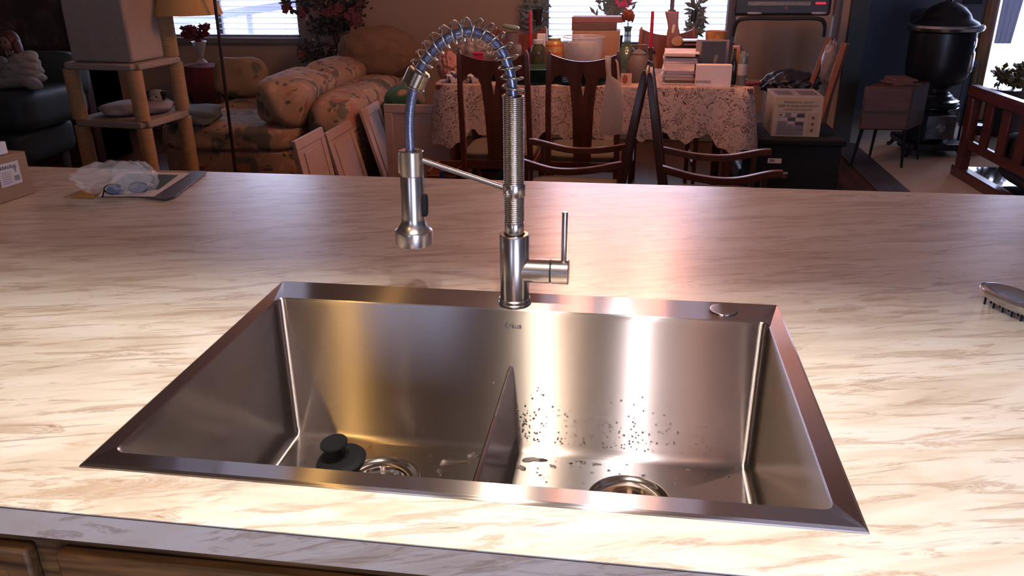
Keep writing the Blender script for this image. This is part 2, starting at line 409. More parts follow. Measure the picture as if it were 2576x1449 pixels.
def window(n, W, y, fm, mull=True, blind=True, sill=True):
    x0, x1, z0, z1 = W
    bm = BM(); f = .035
    bb(bm, x0, x0+f, y+.04, y+.10, z0, z1); bb(bm, x1-f, x1, y+.04, y+.10, z0, z1)
    bb(bm, x0, x1, y+.04, y+.10, z0, z0+f*.5); bb(bm, x0, x1, y+.04, y+.10, z1-f, z1)
    if mull: bb(bm, (x0+x1)/2-.015, (x0+x1)/2+.015, y+.05, y+.09, z0, z1)
    root = struct('window_%d' % n, bm, fm, bevel=.003)
    if sill:
        bm = BM(); bb(bm, x0-.04, x1+.05, y-.05, y+.03, z0-.05, z0-.005); o = obj('window_sill', bm, fm, root, bevel=.004)
    if blind:
        bm = BM(); z = z0+.02
        while z < z1-.03:
            box(bm, ((x0+x1)/2, y+.015, z), (x1-x0-.02, .045, .002), (R(7), 0, 0)); z += .046
        for xx in (x0+.12, x1-.12, (x0+x1)/2): bb(bm, xx-.001, xx+.001, y-.012, y-.010, z0+.02, z1)
        obj('blind', bm, blind_m, root, smooth=False)
    return root
grey_sill = mat('grey_sill_paint', (.16, .16, .16), .6)
window(1, W1, YW, grey_sill); window(2, W2, YW, grey_sill, mull=False)
w3 = window(3, W3, YF, oak_v, mull=False, blind=False, sill=False)
bm = BM(); bb(bm, W3[0]-.10, W3[0], YF-.03, YF+.02, 0, 2.2); bb(bm, W3[0]-.10, 4.55, YF-.03, YF+.02, 2.1, 2.2); bb(bm, W3[0], 4.55, YF-.03, YF+.02, 0.02, W3[2])
struct('trim_4', bm, oak_v, bevel=.004)
window(4, WK, YB-.12, white_tr, sill=False, blind=False); window(5, WFILL, YB-.12, white_tr, sill=False, blind=False)
# baseboards
for nm, x0, x1, y in (('back', XL, 2.3, YW-.015), ('right', 2.45, W3[0]-.1, YF-.015)):
    bm = BM(); bb(bm, x0, x1, y, y+.015, 0.004, .09); struct('baseboard_'+nm, bm, grey_sill, bevel=.003)
# outdoors, seen through the left window: a sloping pale rail
bm = BM(); a = P(440, 66, y=8.5); b_ = P(780, 14, y=8.5)
hexa(bm, [a, b_, b_+Vector((0, 0, .085)), a+Vector((0, 0, .10))], (0, .06, 0))
rail = tag(obj('outdoor_handrail', bm, mat('pale_blue_paint', (.20, .22, .34), .6)), 'pale blue sloping rail outdoors seen through the left window blinds', 'railing')
for s in (0.05, .55, .97):
    bm = BM(); q = a.lerp(b_, s); bb(bm, q.x-.03, q.x+.03, 8.51, 8.55, -1.2, q.z+.02); obj('rail_post', bm, MATS['pale_blue_paint'], rail)
bm = BM(); bb(bm, -30, 30, YF+.3, 60, -1.3, -1.2); struct('ground', bm, mat('snowy_ground', (.8, .8, .82), .9), smooth=False)

# ================================================================== ISLAND
SX0, SX1, SY0, SY1 = 0.0, 0.838, 0.0, 0.559       # sink outline
CX0, CX1, CY0, CY1 = -1.75, 2.05, -.074, 1.295
bm = BM(); m_ = .012
def frame(bm, ox0, ox1, oy0, oy1, ix0, ix1, iy0, iy1, z0, z1):
    bb(bm, ox0, ox1, oy0, iy0, z0, z1); bb(bm, ox0, ox1, iy1, oy1, z0, z1)
    bb(bm, ox0, ix0, iy0, iy1, z0, z1); bb(bm, ix1, ox1, iy0, iy1, z0, z1)
frame(bm, CX0, CX1, CY0, CY1, SX0+m_, SX1-m_, SY0+m_, SY1-m_, ZC-.0015, ZC)
ct = thing('countertop', 'wide marble-look laminate countertop with cream and brown streaks around the sink', 'countertop', (.4, .6, ZC-.04))
obj('top_sheet', bm, lam, ct, smooth=False)
bm = BM(); frame(bm, CX0+.002, CX1-.002, CY0+.002, CY1-.002, SX0+m_, SX1-m_, SY0+m_, SY1-m_, ZC-.03, ZC-.0018)
obj('core', bm, mat('particle_board', (.30, .20, .12), .9), ct, smooth=False)
zb = P(0, 1342, y=CY0).z
bm = BM(); bb(bm, CX0, CX1, CY0, CY0+.018, zb, ZC-.0022)
obj('front_edge', bm, lam_edge, ct, smooth=False, label='blue-grey lit marble-look front edge strip')
bm = BM(); bb(bm, CX0, CX1, CY1-.018, CY1, zb, ZC-.0022); bb(bm, CX0, CX0+.018, CY0+.02, CY1-.02, zb, ZC-.0022); bb(bm, CX1-.018, CX1, CY0+.02, CY1-.02, zb, ZC-.0022)
obj('back_edge', bm, lam_edge, ct, smooth=False)
bm = BM(); bb(bm, CX0, CX1, CY0-.0004, CY0+.002, ZC-.0022, ZC-.0012)
obj('seam', bm, mat('dark_seam', (.05, .04, .05), .7), ct, smooth=False, label='thin dark laminate seam line')
# sloping cover of the cabinets
cab = thing('island_cabinet', 'oak base cabinet with framed fronts under the countertop', 'cabinet', (.15, .3, 0))
fy = CY0+.024
bm = BM(); bb(bm, CX0+.05, CX1-.05, fy, fy+.02, .10, zb+.02); ff = obj('face_frame', bm, oak, cab, smooth=False)
bm = BM()
bb(bm, CX0+.05, CX0+.07, fy+.02, CY1-.03, 0.10, ZC-.035); bb(bm, CX1-.07, CX1-.05, fy+.02, CY1-.03, 0.10, ZC-.035)
bb(bm, CX0+.05, CX1-.05, CY1-.05, CY1-.03, 0.0, ZC-.035); bb(bm, CX0+.07, CX1-.07, fy+.02, CY1-.05, .10, .12); bb(bm, CX0+.07, CX1-.07, fy+.07, CY1-.05, 0, .10)
obj('carcass', bm, oak, cab, smooth=False)
def raised(x0, x1, z0, z1, name, par, y=fy):
    bm = BM(); t = .018
    bb(bm, x0, x1, y-t, y-.0005, z0, z1)
    for v in bm.verts:
        pass
    o = obj(name, bm, oak, par, bevel=.004)
    bm = BM(); i = .028; q = [(x0+i, z0+i), (x1-i, z0+i), (x1-i, z1-i), (x0+i, z1-i)]; j = .02
    q2 = [(x0+i+j, z0+i+j), (x1-i-j, z0+i+j), (x1-i-j, z1-i-j), (x0+i+j, z1-i-j)]
    A = [bm.verts.new((p[0], y-t-.0005, p[1])) for p in q]; Bq = [bm.verts.new((p[0], y-t-.006, p[1])) for p in q2]
    bm.faces.new(Bq)
    for k in range(4): bm.faces.new([A[k], A[(k+1) % 4], Bq[(k+1) % 4], Bq[k]])
    bmesh.ops.recalc_face_normals(bm, faces=bm.faces)
    obj('raised_panel', bm, oak, o, smooth=False)
xa = P(72, 1420, y=fy-.018).x; xb = P(142, 1420, y=fy-.018).x; zt = P(142, 1395, y=fy-.018).z
for k, (x0, x1) in enumerate(((xa-.52, xa), (xb, xb+.46), (xb+.53, xb+.99), (xb+1.06, xb+1.5))):
    raised(x0, x1, zt-.15, zt, 'drawer_front', cab); raised(x0, x1, .14, zt-.18, 'door', cab)

# ================================================================== SINK
ZR = ZC+.004
bx0, bx1, by0, by1, zb0 = .0248, .8104, .0293, .4836, .6541
rc = .013
def rrect(x0, x1, y0, y1, r, n=6):
    pts = []
    for cx, cy, a0 in ((x1-r, y1-r, 0), (x0+r, y1-r, 90), (x0+r, y0+r, 180), (x1-r, y0+r, 270)):
        for k in range(n+1):
            a_ = R(a0+90*k/n); pts.append((cx+r*math.cos(a_), cy+r*math.sin(a_)))
    return pts
def loopring(bm, pts, z): return [bm.verts.new((p[0], p[1], z)) for p in pts]
def bridge(bm, A, Bq, mi=0):
    n = len(A); fs = []
    for k in range(n):
        f = bm.faces.new([A[k], A[(k+1) % n], Bq[(k+1) % n], Bq[k]]); f.material_index = mi; fs.append(f)
    return fs
sink = thing('kitchen_sink', 'large stainless steel double bowl drop-in sink with low divider in the countertop', 'sink', (.419, .28, ZC))
bm = BM()
O0 = loopring(bm, rrect(SX0, SX1, SY0, SY1, .001), ZC+.0003); O1 = loopring(bm, rrect(SX0+.0005, SX1-.0005, SY0+.0005, SY1-.0005, .001), ZR-.002)
O2 = loopring(bm, rrect(SX0+.004, SX1-.004, SY0+.004, SY1-.004, .001), ZR)
I0 = loopring(bm, rrect(bx0-.0015, bx1+.0015, by0-.0015, by1+.0015, rc+.001), ZR); I1 = loopring(bm, rrect(bx0, bx1, by0, by1, rc), ZR-.002)
bridge(bm, O0, O1); bridge(bm, O1, O2); bridge(bm, O2, I0); bridge(bm, I0, I1)
for f in bm.faces:
    c = f.calc_center_median()
    if (c.x < bx0 or c.x > bx1) and by0+.02 < c.y < by1-.02: f.material_index = 1
obj('rim', bm, [st_x, st_y], sink, ang=25)
bm = BM(); rings = [loopring(bm, rrect(bx0, bx1, by0, by1, rc), ZR-.002)]
rings.append(loopring(bm, rrect(bx0+.001, bx1-.001, by0+.001, by1-.001, rc), ZR-.01))
fr = .014; dr = .002
rings.append(loopring(bm, rrect(bx0+dr, bx1-dr, by0+dr, by1-dr, rc), zb0+fr))
for k in range(1, 7):
    a_ = R(90*k/6); ins = dr+fr*(1-math.cos(a_))
    rings.append(loopring(bm, rrect(bx0+ins, bx1-ins, by0+ins, by1-ins, max(.002, rc-ins+dr)), zb0+fr*(1-math.sin(a_))))
for A, Bq in zip(rings, rings[1:]): bridge(bm, A, Bq)
for f in bm.faces:
    c = f.calc_center_median(); n = f.normal
    f.normal_update()
    if abs(f.normal.x) > .75: f.material_index = 1
# floor with two round drain openings
D1 = (.217, .364); D2 = (.6135, .365); RD = .0630
inner = rings[-1]
g = []
seg = 32
for cx, cy in (D1, D2): g.append([bm.verts.new((cx+RD*math.cos(2*PI*k/seg), cy+RD*math.sin(2*PI*k/seg), zb0-.0004)) for k in range(seg)])
edges = [bm.edges.get((inner[k], inner[(k+1) % len(inner)])) for k in range(len(inner))]
for ring in g: edges += [bm.edges.new((ring[k], ring[(k+1) % seg])) for k in range(seg)]
res = bmesh.ops.triangle_fill(bm, use_beauty=True, use_dissolve=False, edges=edges)
for f in [x for x in res['geom'] if isinstance(x, bmesh.types.BMFace)]:
    f.material_index = 2
    c = f.calc_center_median()
    if any(math.hypot(c.x-d[0], c.y-d[1]) < RD*.93 for d in (D1, D2)): bm.faces.remove(f)
bmesh.ops.recalc_face_normals(bm, faces=bm.faces)
if sum(f.normal.z*f.calc_area() for f in bm.faces) < 0: bmesh.ops.reverse_faces(bm, faces=bm.faces)
obj('bowl', bm, [st_x, st_y, st_floor], sink, ang=35)
# divider
dz = P(1290, 920, y=by1).z; dx = .4145
bm = BM(); tb = .004; tf = .014
prof = [(dx-tf, zb0), (dx-tb-.003, zb0+.022), (dx-tb, dz-.003), (dx-.0015, dz), (dx+.0015, dz), (dx+tb, dz-.003), (dx+tb+.003, zb0+.022), (dx+tf, zb0)]
prism(bm, prof, by0+dr, by1-dr)
obj('divider', bm, st_y, sink, ang=35)
# drains
for i, (cx, cy) in enumerate((D1, D2)):
    bm = BM()
    lathe(bm, [(r9*1.1, h9) for r9, h9 in [(.0590, .0012), (.0585, .0022), (.056, .0016), (.0535, -.0015), (.046, -.0045), (.0425, -.0045), (.0405, -.007), (.039, -.05), (.036, -.06), (.034, -.06), (.036, -.05)]], (cx, cy, zb0), seg=56)
    fl = obj('drain_flange', bm, st_pol, sink)
    bm = BM(); cyl(bm, (cx, cy, zb0-.09), .0385, .035, seg=32); obj('drain_throat', bm, st_dark, fl)
sb = thing('strainer_basket', 'shiny metal strainer basket sitting in the right sink drain', 'strainer', (*D2, zb0-.04))
bm = BM(); lathe(bm, [(r9*1.1, h9) for r9, h9 in [(.043, -.0038), (.0425, -.0025), (.039, -.003), (.037, -.012), (.030, -.022), (.012, -.027), (0, -.028)]], (*D2, zb0), seg=48)
for f in list(bm.faces):
    c = f.calc_center_median(); rr_ = math.hypot(c.x-D2[0], c.y-D2[1]); a_ = math.degrees(math.atan2(c.y-D2[1], c.x-D2[0])) % 30
    if .014 < rr_ < .030 and a_ < 14: bm.faces.remove(f)
obj('basket', bm, mat('warm_polished_steel', (.70, .55, .42), .14, 1, .04), sb)
bm = BM(); lathe(bm, [(0, -.006), (.006, -.007), (.008, -.010), (.005, -.014), (.003, -.027), (0, -.027)], (*D2, zb0), seg=20); obj('knob', bm, st_pol, sb)
# cover over the spare hole
hc = P(1820, 781, z=ZR); bm = BM(); lathe(bm, [(.0225, 0), (.0225, .0012), (.0215, .0024), (.0205, .0026), (0, .0026)], (hc.x, hc.y, ZR), seg=48)
obj('hole_cover', bm, st_x, sink, label='round brushed metal hole cover on the back rim')
lg = P(1289, 819, y=by1-.0015)
text('engraved_logo', 'Kraus', .0125, mat('etched_grey', (.18, .17, .19), .5), sink, Matrix.Translation(lg) @ FACE, .0002)
text('engraved_logo_dots', '..', .010, MATS['etched_grey'], sink, Matrix.Translation(lg+Vector((.0005, 0, .0078))) @ FACE, .0002)

# stopper
sp = P(862, 1186, z=zb0+.006); sp = Vector((.150, .383, zb0+.0015))
stp = thing('sink_stopper', 'black rubber sink stopper with round knob lying beside the left drain', 'stopper', sp)
tl = Matrix.Rotation(R(-7), 4, 'Y') @ Matrix.Rotation(R(5), 4, 'X')
ax = tl @ Vector((0, 0, 1)); b0 = sp+Vector((0, 0, .006))
bm = BM(); lathe(bm, [(0, 0), (.026, 0), (.036, .004), (.0405, .011), (.041, .015), (.038, .019), (.030, .0215), (.012, .0215), (0, .0215)], b0, ax, 48); obj('disc', bm, rubber, stp)
bm = BM(); lathe(bm, [(.008, .0215), (.0055, .026), (.0055, .036), (.009, .040), (0, .041)], b0, ax, 24); obj('stem', bm, rubber, stp)
bm = BM(); lathe(bm, [(0, .038), (.010, .038), (.0215, .042), (.0225, .045), (.021, .048), (.0, .0485)], b0+Vector((-.004, -.002, .004)), ax, 40); obj('knob', bm, rubber, stp)
# water: droplets on the wall and floor, small puddles
water = mat('water', (1, 1, 1), .0, trans=1, ior=1.33, var=0)
bm = BM(); rnd = random.Random(3)
def drop(c, n, r, fl=.45):
    g = bmesh.ops.create_icosphere(bm, subdivisions=1, radius=r)
    q = Vector((0, 0, 1)).rotation_difference(Vector(n)).to_matrix()
    for v in g['verts']: v.co = q @ Vector((v.co.x, v.co.y, max(0, v.co.z)*fl)) + Vector(c)
for k in range(330):
    x = rnd.uniform(.425, .78) if rnd.random() < .8 else rnd.gauss(.43, .02); z = zb0+.016+abs(rnd.gauss(0, .05)); x = max(.06, min(.80, x))
    if z < .80: drop((x, by1-dr-.0001*(z-.65), z), (0, -1, 0), rnd.uniform(.0008, .0022))
for k in range(70): drop((rnd.uniform(.06, .40), by1-dr, zb0+.016+abs(rnd.gauss(0, .035))), (0, -1, 0), rnd.uniform(.0004, .0010))
for k in range(120): drop((dx+.0065, rnd.uniform(.2, .475), zb0+.02+abs(rnd.gauss(0, .04))), (1, 0, 0), rnd.uniform(.0006, .0013))
for k in range(130):
    x, y = rnd.uniform(.06, .79), .475-abs(rnd.gauss(0, .05))
    if all(math.hypot(x-d[0], y-d[1]) > .068 for d in (D1, D2)) and y < .462: drop((x, y, zb0), (0, 0, 1), rnd.uniform(.0010, .0032), .35)
def puddle(cx, cy, r, sx, sy, ph):
    n = 28; ring0, ring1 = [], []
    for k in range(n):
        a_ = 2*PI*k/n; q = r*(1+.35*math.sin(2*a_+ph)+.22*math.sin(3*a_+2*ph)+.1*math.sin(5*a_))
        ring0.append(bm.verts.new((cx+q*sx*math.cos(a_), cy+q*sy*math.sin(a_), zb0+.0001)))
        ring1.append(bm.verts.new((cx+q*.85*sx*math.cos(a_), cy+q*.85*sy*math.sin(a_), zb0+.0017)))
    c = bm.verts.new((cx, cy, zb0+.002))
    bridge(bm, ring0, ring1)
    for k in range(n): bm.faces.new([ring1[k], ring1[(k+1) % n], c])
for q in ((.455, .455, .010, 1.6, .8, 1), (.435, .43, .006, 1.5, 1.2, 2), (.32, .43, .010, 1.8, .9, .4), (.31, .40, .006, 1, 1.3, 3), (.355, .455, .007, 2, .7, 5),
          (.072, .445, .006, .6, 1.6, 1), (.075, .40, .006, .8, 1.3, 4), (.12, .452, .006, 1.8, .6, 2), (.535, .458, .006, 1.2, .7, 3), (.56, .455, .004, 1.4, .9, 1), (.49, .44, .004, 1, 1, 2)): puddle(*q)
wd = tag(obj('water_drops', bm, water), 'clear water drops and small puddles scattered over the inside of the sink', 'water'); wd['kind'] = 'stuff'

# ================================================================== FAUCET (all in one upright plane through the base)
FX, FY = .4175, .510
fa = thing('kitchen_faucet', 'tall brushed nickel spring pull-down faucet standing on the back rim of the sink', 'faucet', (FX, FY, ZR))
zt_ = P(1296, 588, y=FY).z
bm = BM(); lathe(bm, [(0, 0), (.0262, 0), (.0262, .0035), (.0245, .005), (.0245, .0065), (.0255, .007), (.0255, .0095), (.0235, .0115), (0, .0115)], (FX, FY, ZR), seg=64); obj('base_ring', bm, st_v, fa)
bm = BM(); lathe(bm, [(.0233, .0115), (.0233, zt_-ZR-.002), (.0218, zt_-ZR), (.0165, zt_-ZR+.0003), (.0165, zt_-ZR-.004)], (FX, FY, ZR), seg=64); obj('body', bm, st_v, fa)
zf0 = zt_-.003; zf1 = P(1296, 558, y=FY).z
bm = BM(); lathe(bm, [(.0145, 0), (.0152, .001), (.0152, zf1-zf0-.001), (.0145, zf1-zf0), (.010, zf1-zf0)], (FX, FY, zf0), seg=48); obj('ferrule', bm, st_v, fa)
# lever barrel on the right
bz = P(1400, 683, y=FY).z; xr0 = P(1434, 690, y=FY).x-.002; xs = P(1385, 683, y=FY).x
bm = BM(); lathe(bm, [(0, .0), (.0195, .0), (.0195, xs-FX-.0010), (.0185, xs-FX), (.0, xs-FX)], (FX, FY, bz), (1, 0, 0), 56); obj('valve_barrel', bm, nickel_brushed('brushed_nickel_barrel'), fa)
bm = BM(); lathe(bm, [(.0180, xs-FX-.001), (.0180, xs-FX+.0015)], (FX, FY, bz), (1, 0, 0), 48); obj('gap_ring', bm, st_dark, fa)
bm = BM(); lathe(bm, [(.018, xs-FX+.0012), (.0198, xs-FX+.002), (.0198, xr0-FX-.001), (.0188, xr0-FX), (0, xr0-FX)], (FX, FY, bz), (1, 0, 0), 56)
hd = obj('handle_cap', bm, MATS['brushed_nickel_barrel'], fa)
l0 = P(1418, 655, y=FY); l1 = P(1421.5, 533, y=FY)
bm = BM(); tube(bm, [l0-Vector((0, 0, .008)), l0, l1-Vector((0, 0, .001)), l1], [.0043, .0043, .0046, .0040], 24); obj('lever', bm, st_v, hd)
# spine of spring and hose
zs = P(1290, 240, y=FY).z
ctl = [(1290, 240), (1287, 205), (1277, 165), (1262, 130), (1236, 100), (1205, 84), (1180, 80), (1150, 86), (1118, 102), (1090, 128), (1066, 160), (1051, 190), (1041, 225), (1033, 265), (1030, 310), (1031, 350), (1033, 390)]
cp = [P(u, v, y=FY) for u, v in ctl]
cp[0] = Vector((FX-.001, FY, zs))
def catmull(pts, n=12):
    out = []; q = [pts[0]*2-pts[1]]+list(pts)+[pts[-1]*2-pts[-2]]
    for i in range(1, len(q)-2):
        for k in range(n):
            t = k/n; a, b2, c, d = q[i-1], q[i], q[i+1], q[i+2]
            out.append(.5*((2*b2)+(c-a)*t+(2*a-5*b2+4*c-d)*t*t+(3*b2-a-3*c+d)*t**3))
    out.append(pts[-1]); return out
arc = catmull(cp, 10)
bm = BM(); tube(bm, [Vector((FX, FY, zs-.02))]+arc, .0075, 20, uv=(12, 330), up=(0, 1, 0)); obj('hose', bm, hose_m, fa, label='blue-grey braided hose inside the spring')
# tight lower coil
def coil(bm, p0, p1, R0, r, turns, seg=28, ts=7):
    pts = []; N = int(turns*seg)
    for k in range(N+1):
        t = k/N; c = p0.lerp(p1, t); a_ = 2*PI*turns*t; pts.append(c+Vector((R0*math.cos(a_), R0*math.sin(a_), 0)))
    tube(bm, pts, r, ts)
zc0 = zf1-.001; zrg0 = P(1296, 492, y=FY).z; zrg1 = P(1296, 461, y=FY).z
bm = BM(); n1 = (zs-zc0)/.0030
coil(bm, Vector((FX, FY, zc0)), Vector((FX, FY, zs)), .0142, .0017, n1); lo = obj('tight_spring', bm, st_spring, fa, ang=80)
bm = BM(); cyl(bm, (FX, FY, zc0), .0132, zs-zc0-.004, seg=28); obj('spring_core', bm, mat('dark_steel', (.16, .13, .12), .4, .8), fa)
# loose coil round the arc up to the end collar
cum = [0]
for a_, b2 in zip(arc, arc[1:]): cum.append(cum[-1]+(b2-a_).length)
iend = min(range(len(arc)), key=lambda i: (arc[i]-cp[11]).length)
Lc = cum[iend]
def at_len(s):
    for i in range(len(cum)-1):
        if cum[i+1] >= s: f = (s-cum[i])/(cum[i+1]-cum[i]); return arc[i].lerp(arc[i+1], f), (arc[i+1]-arc[i]).normalized()
    return arc[-1], (arc[-1]-arc[-2]).normalized()
turns = 15.5; pts = []; N = int(turns*36)
for k in range(N+1):
    t = k/N; s = Lc*(t**1.0); c, tn = at_len(s); side = Vector((0, 1, 0)); nn = side.cross(tn).normalized(); a_ = 2*PI*turns*t
    R0 = .0146+.0012*math.sin(PI*t); c = c+nn*.0034*math.sin(PI*t)**.5
    pts.append(c+nn*(R0*math.cos(a_))*-1+side*(R0*math.sin(a_)))
bm = BM(); tube(bm, pts, .00165, 10); obj('loose_spring', bm, st_spring, fa, ang=80)
# end collar on the arc
c0, tn = at_len(Lc-.006)
bm = BM(); lathe(bm, [(.009, -.002), (.0155, -.002), (.0172, .0), (.0172, .021), (.0185, .0225), (.0185, .0235), (.0165, .025), (.0, .025)], c0, tn, 48)
obj('spring_collar', bm, mat('gold_tinted_nickel', (.66, .58, .45), .2, 1, .03), fa)
# spray head
ht0 = P(1034, 378, y=FY); hb0 = P(1042, 612, y=FY); hx = (ht0.x+hb0.x)/2; 
axh = (hb0-ht0).normalized(); Lh = (hb0-ht0).length
def hl(v): return (P(1038, v, y=FY)-ht0).length*1.0
sh = None
bm = BM(); s1 = hl(440)
lathe(bm, [(.0085, .001), (.0175, 0), (.0188, .0012), (.0186, s1-.0006), (.0180, s1)], ht0, axh, 56)
hold = obj('spray_holder', bm, st_v, fa)
bm = BM(); s2 = hl(545); s3 = hl(578)
lathe(bm, [(.0178, s1), (.0182, s1+.0008), (.0182, s2), (.0196, s2+.008), (.0250, s3-.003), (.0292, s3), (.0298, s3+.0025), (.0298, Lh-.001), (.0288, Lh), (.0, Lh)], ht0, axh, 64)
spr = obj('spray_head', bm, st_v, fa)
bm = BM(); lathe(bm, [(.006, Lh-.001), (.016, Lh), (.015, Lh+.004), (0, Lh+.0045)], ht0, axh, 32); obj('nozzle', bm, mat('grey_rubber', (.25, .24, .23), .6), spr)
q0 = P(1068, 488, y=FY); q1 = P(1070, 543, y=FY)
bm = BM(); rbox(bm, (q0+q1)/2+Vector((.000, -.002, 0)), (.010, .013, (q0-q1).length), (0, R(2), 0), 5, 8); obj('spray_button', bm, black, spr)
# holder clip with a dark slot on its left side
q0 = P(1008, 378, y=FY-.006); q1 = P(1008, 438, y=FY-.006)
bm = BM(); rbox(bm, (q0+q1)/2, (.007, .010, (q0-q1).length*.95), None, 8, 6); obj('holder_clip', bm, st_v, hold)
bm = BM(); bb(bm, (q0.x)-.0002, q0.x+.0034, FY-.0125, FY-.008, q1.z+.006, q0.z-.009); obj('clip_slot', bm, st_dark, hold)
# support arm with ring on the column
bm = BM(); lathe(bm, [(.0155, 0), (.0166, 0), (.0172, .001), (.0172, zrg1-zrg0-.001), (.0166, zrg1-zrg0), (.0155, zrg1-zrg0)], (FX, FY, zrg0), seg=48); obj('arm_ring', bm, st_v, fa)
a0 = P(1062, 403, y=FY); a1 = P(1284, 478, y=FY); a0 = a0-(a1-a0).normalized()*.004
bm = BM(); tube(bm, [a0, a1-(a1-a0).normalized()*.008], .0042, 20, up=(0, 1, 0)); obj('support_arm', bm, st_v, fa)
bm = BM(); ball(bm, a1-Vector((.003, .0135, .002)), .0062, 20); obj('arm_pivot', bm, st_pol, fa)
# ================================================================== ON THE COUNTER
# carton with a label, white box on top
cb = thing('shipping_carton', 'brown cardboard carton with a white label at the left end of the counter', 'box', (-.93, 1.05, ZC))
A_ = P(88, 486, z=ZC); B_ = P(2, 514, z=ZC); dr_ = (A_-B_).normalized(); A_ = A_; B_ = A_-dr_*.24
nrm = Vector((-dr_.y, dr_.x, 0)); hz = P(76, 380, y=A_.y).z-ZC
def quadprism(bm, q, z0, z1):
    a = [bm.verts.new((p.x, p.y, z0)) for p in q]; b2 = [bm.verts.new((p.x, p.y, z1)) for p in q]
    bm.faces.new(a[::-1]); bm.faces.new(b2)
    for i in range(len(a)): bm.faces.new([a[i], a[(i+1) % len(a)], b2[(i+1) % len(a)], b2[i]])
    bmesh.ops.recalc_face_normals(bm, faces=bm.faces)
bm = BM(); quadprism(bm, [B_, A_, A_+nrm*.16, B_+nrm*.16], ZC+.0005, ZC+hz); obj('carton', bm, card, cb, bevel=.002)
def onface(base, d, n, u0, u1, z0, z1, off=.0008, th=.0006):
    bm = BM(); q = [base+d*u0, base+d*u1]
    a = [q[0]-n*off, q[1]-n*off]
    pts = [(a[0].x, a[0].y, z0), (a[1].x, a[1].y, z0), (a[1].x, a[1].y, z1), (a[0].x, a[0].y, z1)]
    hexa(bm, pts, n*th); return bm
dM = Matrix((( dr_.x, nrm.x, 0, 0), (dr_.y, nrm.y, 0, 0), (0, 0, 1, 0), (0, 0, 0, 1)))
lb = obj('label', onface(B_, dr_, nrm, .155, .213, ZC+.035, ZC+.088), paper, cb, smooth=False)
text('label_text', 'KRAUS', .011, ink, lb, Matrix.Translation(B_+dr_*.176-nrm*.001+Vector((0, 0, ZC*0+.078))) @ Matrix.Translation((0, 0, 0)) @ dM @ FACE)
for k in range(6): obj('label_line', onface(B_, dr_, nrm, .160, .186, ZC+.041+k*.005, ZC+.0425+k*.005, .0012), ink_g, lb, smooth=False)
bm = BM(); p0 = B_+dr_*.199-nrm*.001; pts = []
lathe(bm, [(0, 0), (.0055, 0), (.0055, .0008), (0, .0008)], (p0.x, p0.y, ZC+.076), tuple(-nrm), 20)
obj('label_picture', bm, ink_g, lb); obj('label_picture_stem', onface(B_, dr_, nrm, .198, .202, ZC+.063, ZC+.074, .0012), ink_g, lb, smooth=False)
obj('label_stamp', onface(B_, dr_, nrm, .193, .208, ZC+.043, ZC+.055, .0012), ink_g, lb, smooth=False)
wb = BM(); e0 = A_-dr_*.035+nrm*.012; quadprism(wb, [e0-dr_*.2, e0, e0+nrm*.11, e0-dr_*.2+nrm*.11], ZC+hz+.001, ZC+hz+.030)
tag(obj('white_box', wb, paper_w, bevel=.002), 'flat white box lying on top of the brown shipping carton', 'box')

# magazines, papers, plastic bag and glasses
def flat(name, px, z, th, m, label=None, cat=None, group=None, parent=None):
    bm = BM(); q = [P(u, v, z=z) for u, v in px]; a = sum((q[(i+1) % len(q)].x-q[i].x)*(q[(i+1) % len(q)].y+q[i].y) for i in range(len(q)))
    if a > 0: q = q[::-1]
    quadprism(bm, q, z, z+th); o = obj(name, bm, m, parent, smooth=False)
    if label: tag(o, label, cat, group)
    return o
flat('folder', [(160, 497), (395, 500), (520, 432), (330, 428)], ZC+.0005, .0015, mat('tan_folder', (.34, .22, .13), .7), 'flat tan folder at the bottom of the papers on the counter', 'folder')
flat('magazine', [(345, 497), (418, 504), (440, 497), (520, 434), (480, 432)], ZC+.0025, .003, mat('dark_magazine', (.055, .04, .04), .35, spec=.6), 'dark glossy magazine under the white papers on the counter', 'magazine')
flat('paper_sheet', [(248, 494), (388, 494), (478, 436), (300, 432)], ZC+.006, .001, paper, 'white paper sheets on the dark magazine on the counter', 'paper')
flat('leaflet', [(262, 482), (400, 476), (448, 441), (320, 437)], ZC+.0075, .001, mat('dark_green_print', (.03, .06, .035), .35), 'dark green leaflet on the white papers beside the carton', 'leaflet')
flat('envelope', [(178, 497), (236, 498), (256, 474), (222, 472)], ZC+.0025, .001, mat('orange_envelope', (.42, .22, .05), .6), 'orange envelope poking out left of the papers', 'envelope')
plastic_m = mat('thin_clear_plastic', (.85, .85, .86), .12, var=.02, alpha=.22, spec=.9)
def crumple(bm, c, s, seed, amp=.35, sub=4):
    g = bmesh.ops.create_icosphere(bm, subdivisions=sub, radius=1); rn = random.Random(seed)
    D = [(Vector((rn.gauss(0, 1), rn.gauss(0, 1), rn.gauss(0, 1))).normalized(), rn.uniform(2, 12), rn.uniform(0, 6), rn.uniform(.3, 1)) for _ in range(16)]
    for v in g['verts']:
        d = v.co.normalized(); k = 1+amp*sum(a*abs(math.sin(f*d.dot(n)+ph)) for n, f, ph, a in D)/16*1.3-amp*.5
        v.co = Vector((d.x*s[0]*k, d.y*s[1]*k, max(-.98, d.z)*s[2]*k))+Vector(c)
c_ = P(285, 462, z=ZC+.02); bm = BM(); crumple(bm, c_+Vector((0, 0, .012)), (.085, .05, .036), 3, 1.0, 5)
c2 = P(335, 455, z=ZC+.03); crumple(bm, c2+Vector((.005, 0, .006)), (.055, .04, .040), 8, .9, 5)
tag(obj('plastic_bag', bm, plastic_m, ang=80), 'crumpled clear plastic bag on the papers at the left of the counter', 'plastic bag')
gl = thing('eyeglasses', 'dark framed glasses lying on the papers beside the plastic bag', 'glasses', P(330, 478, z=ZC+.012))
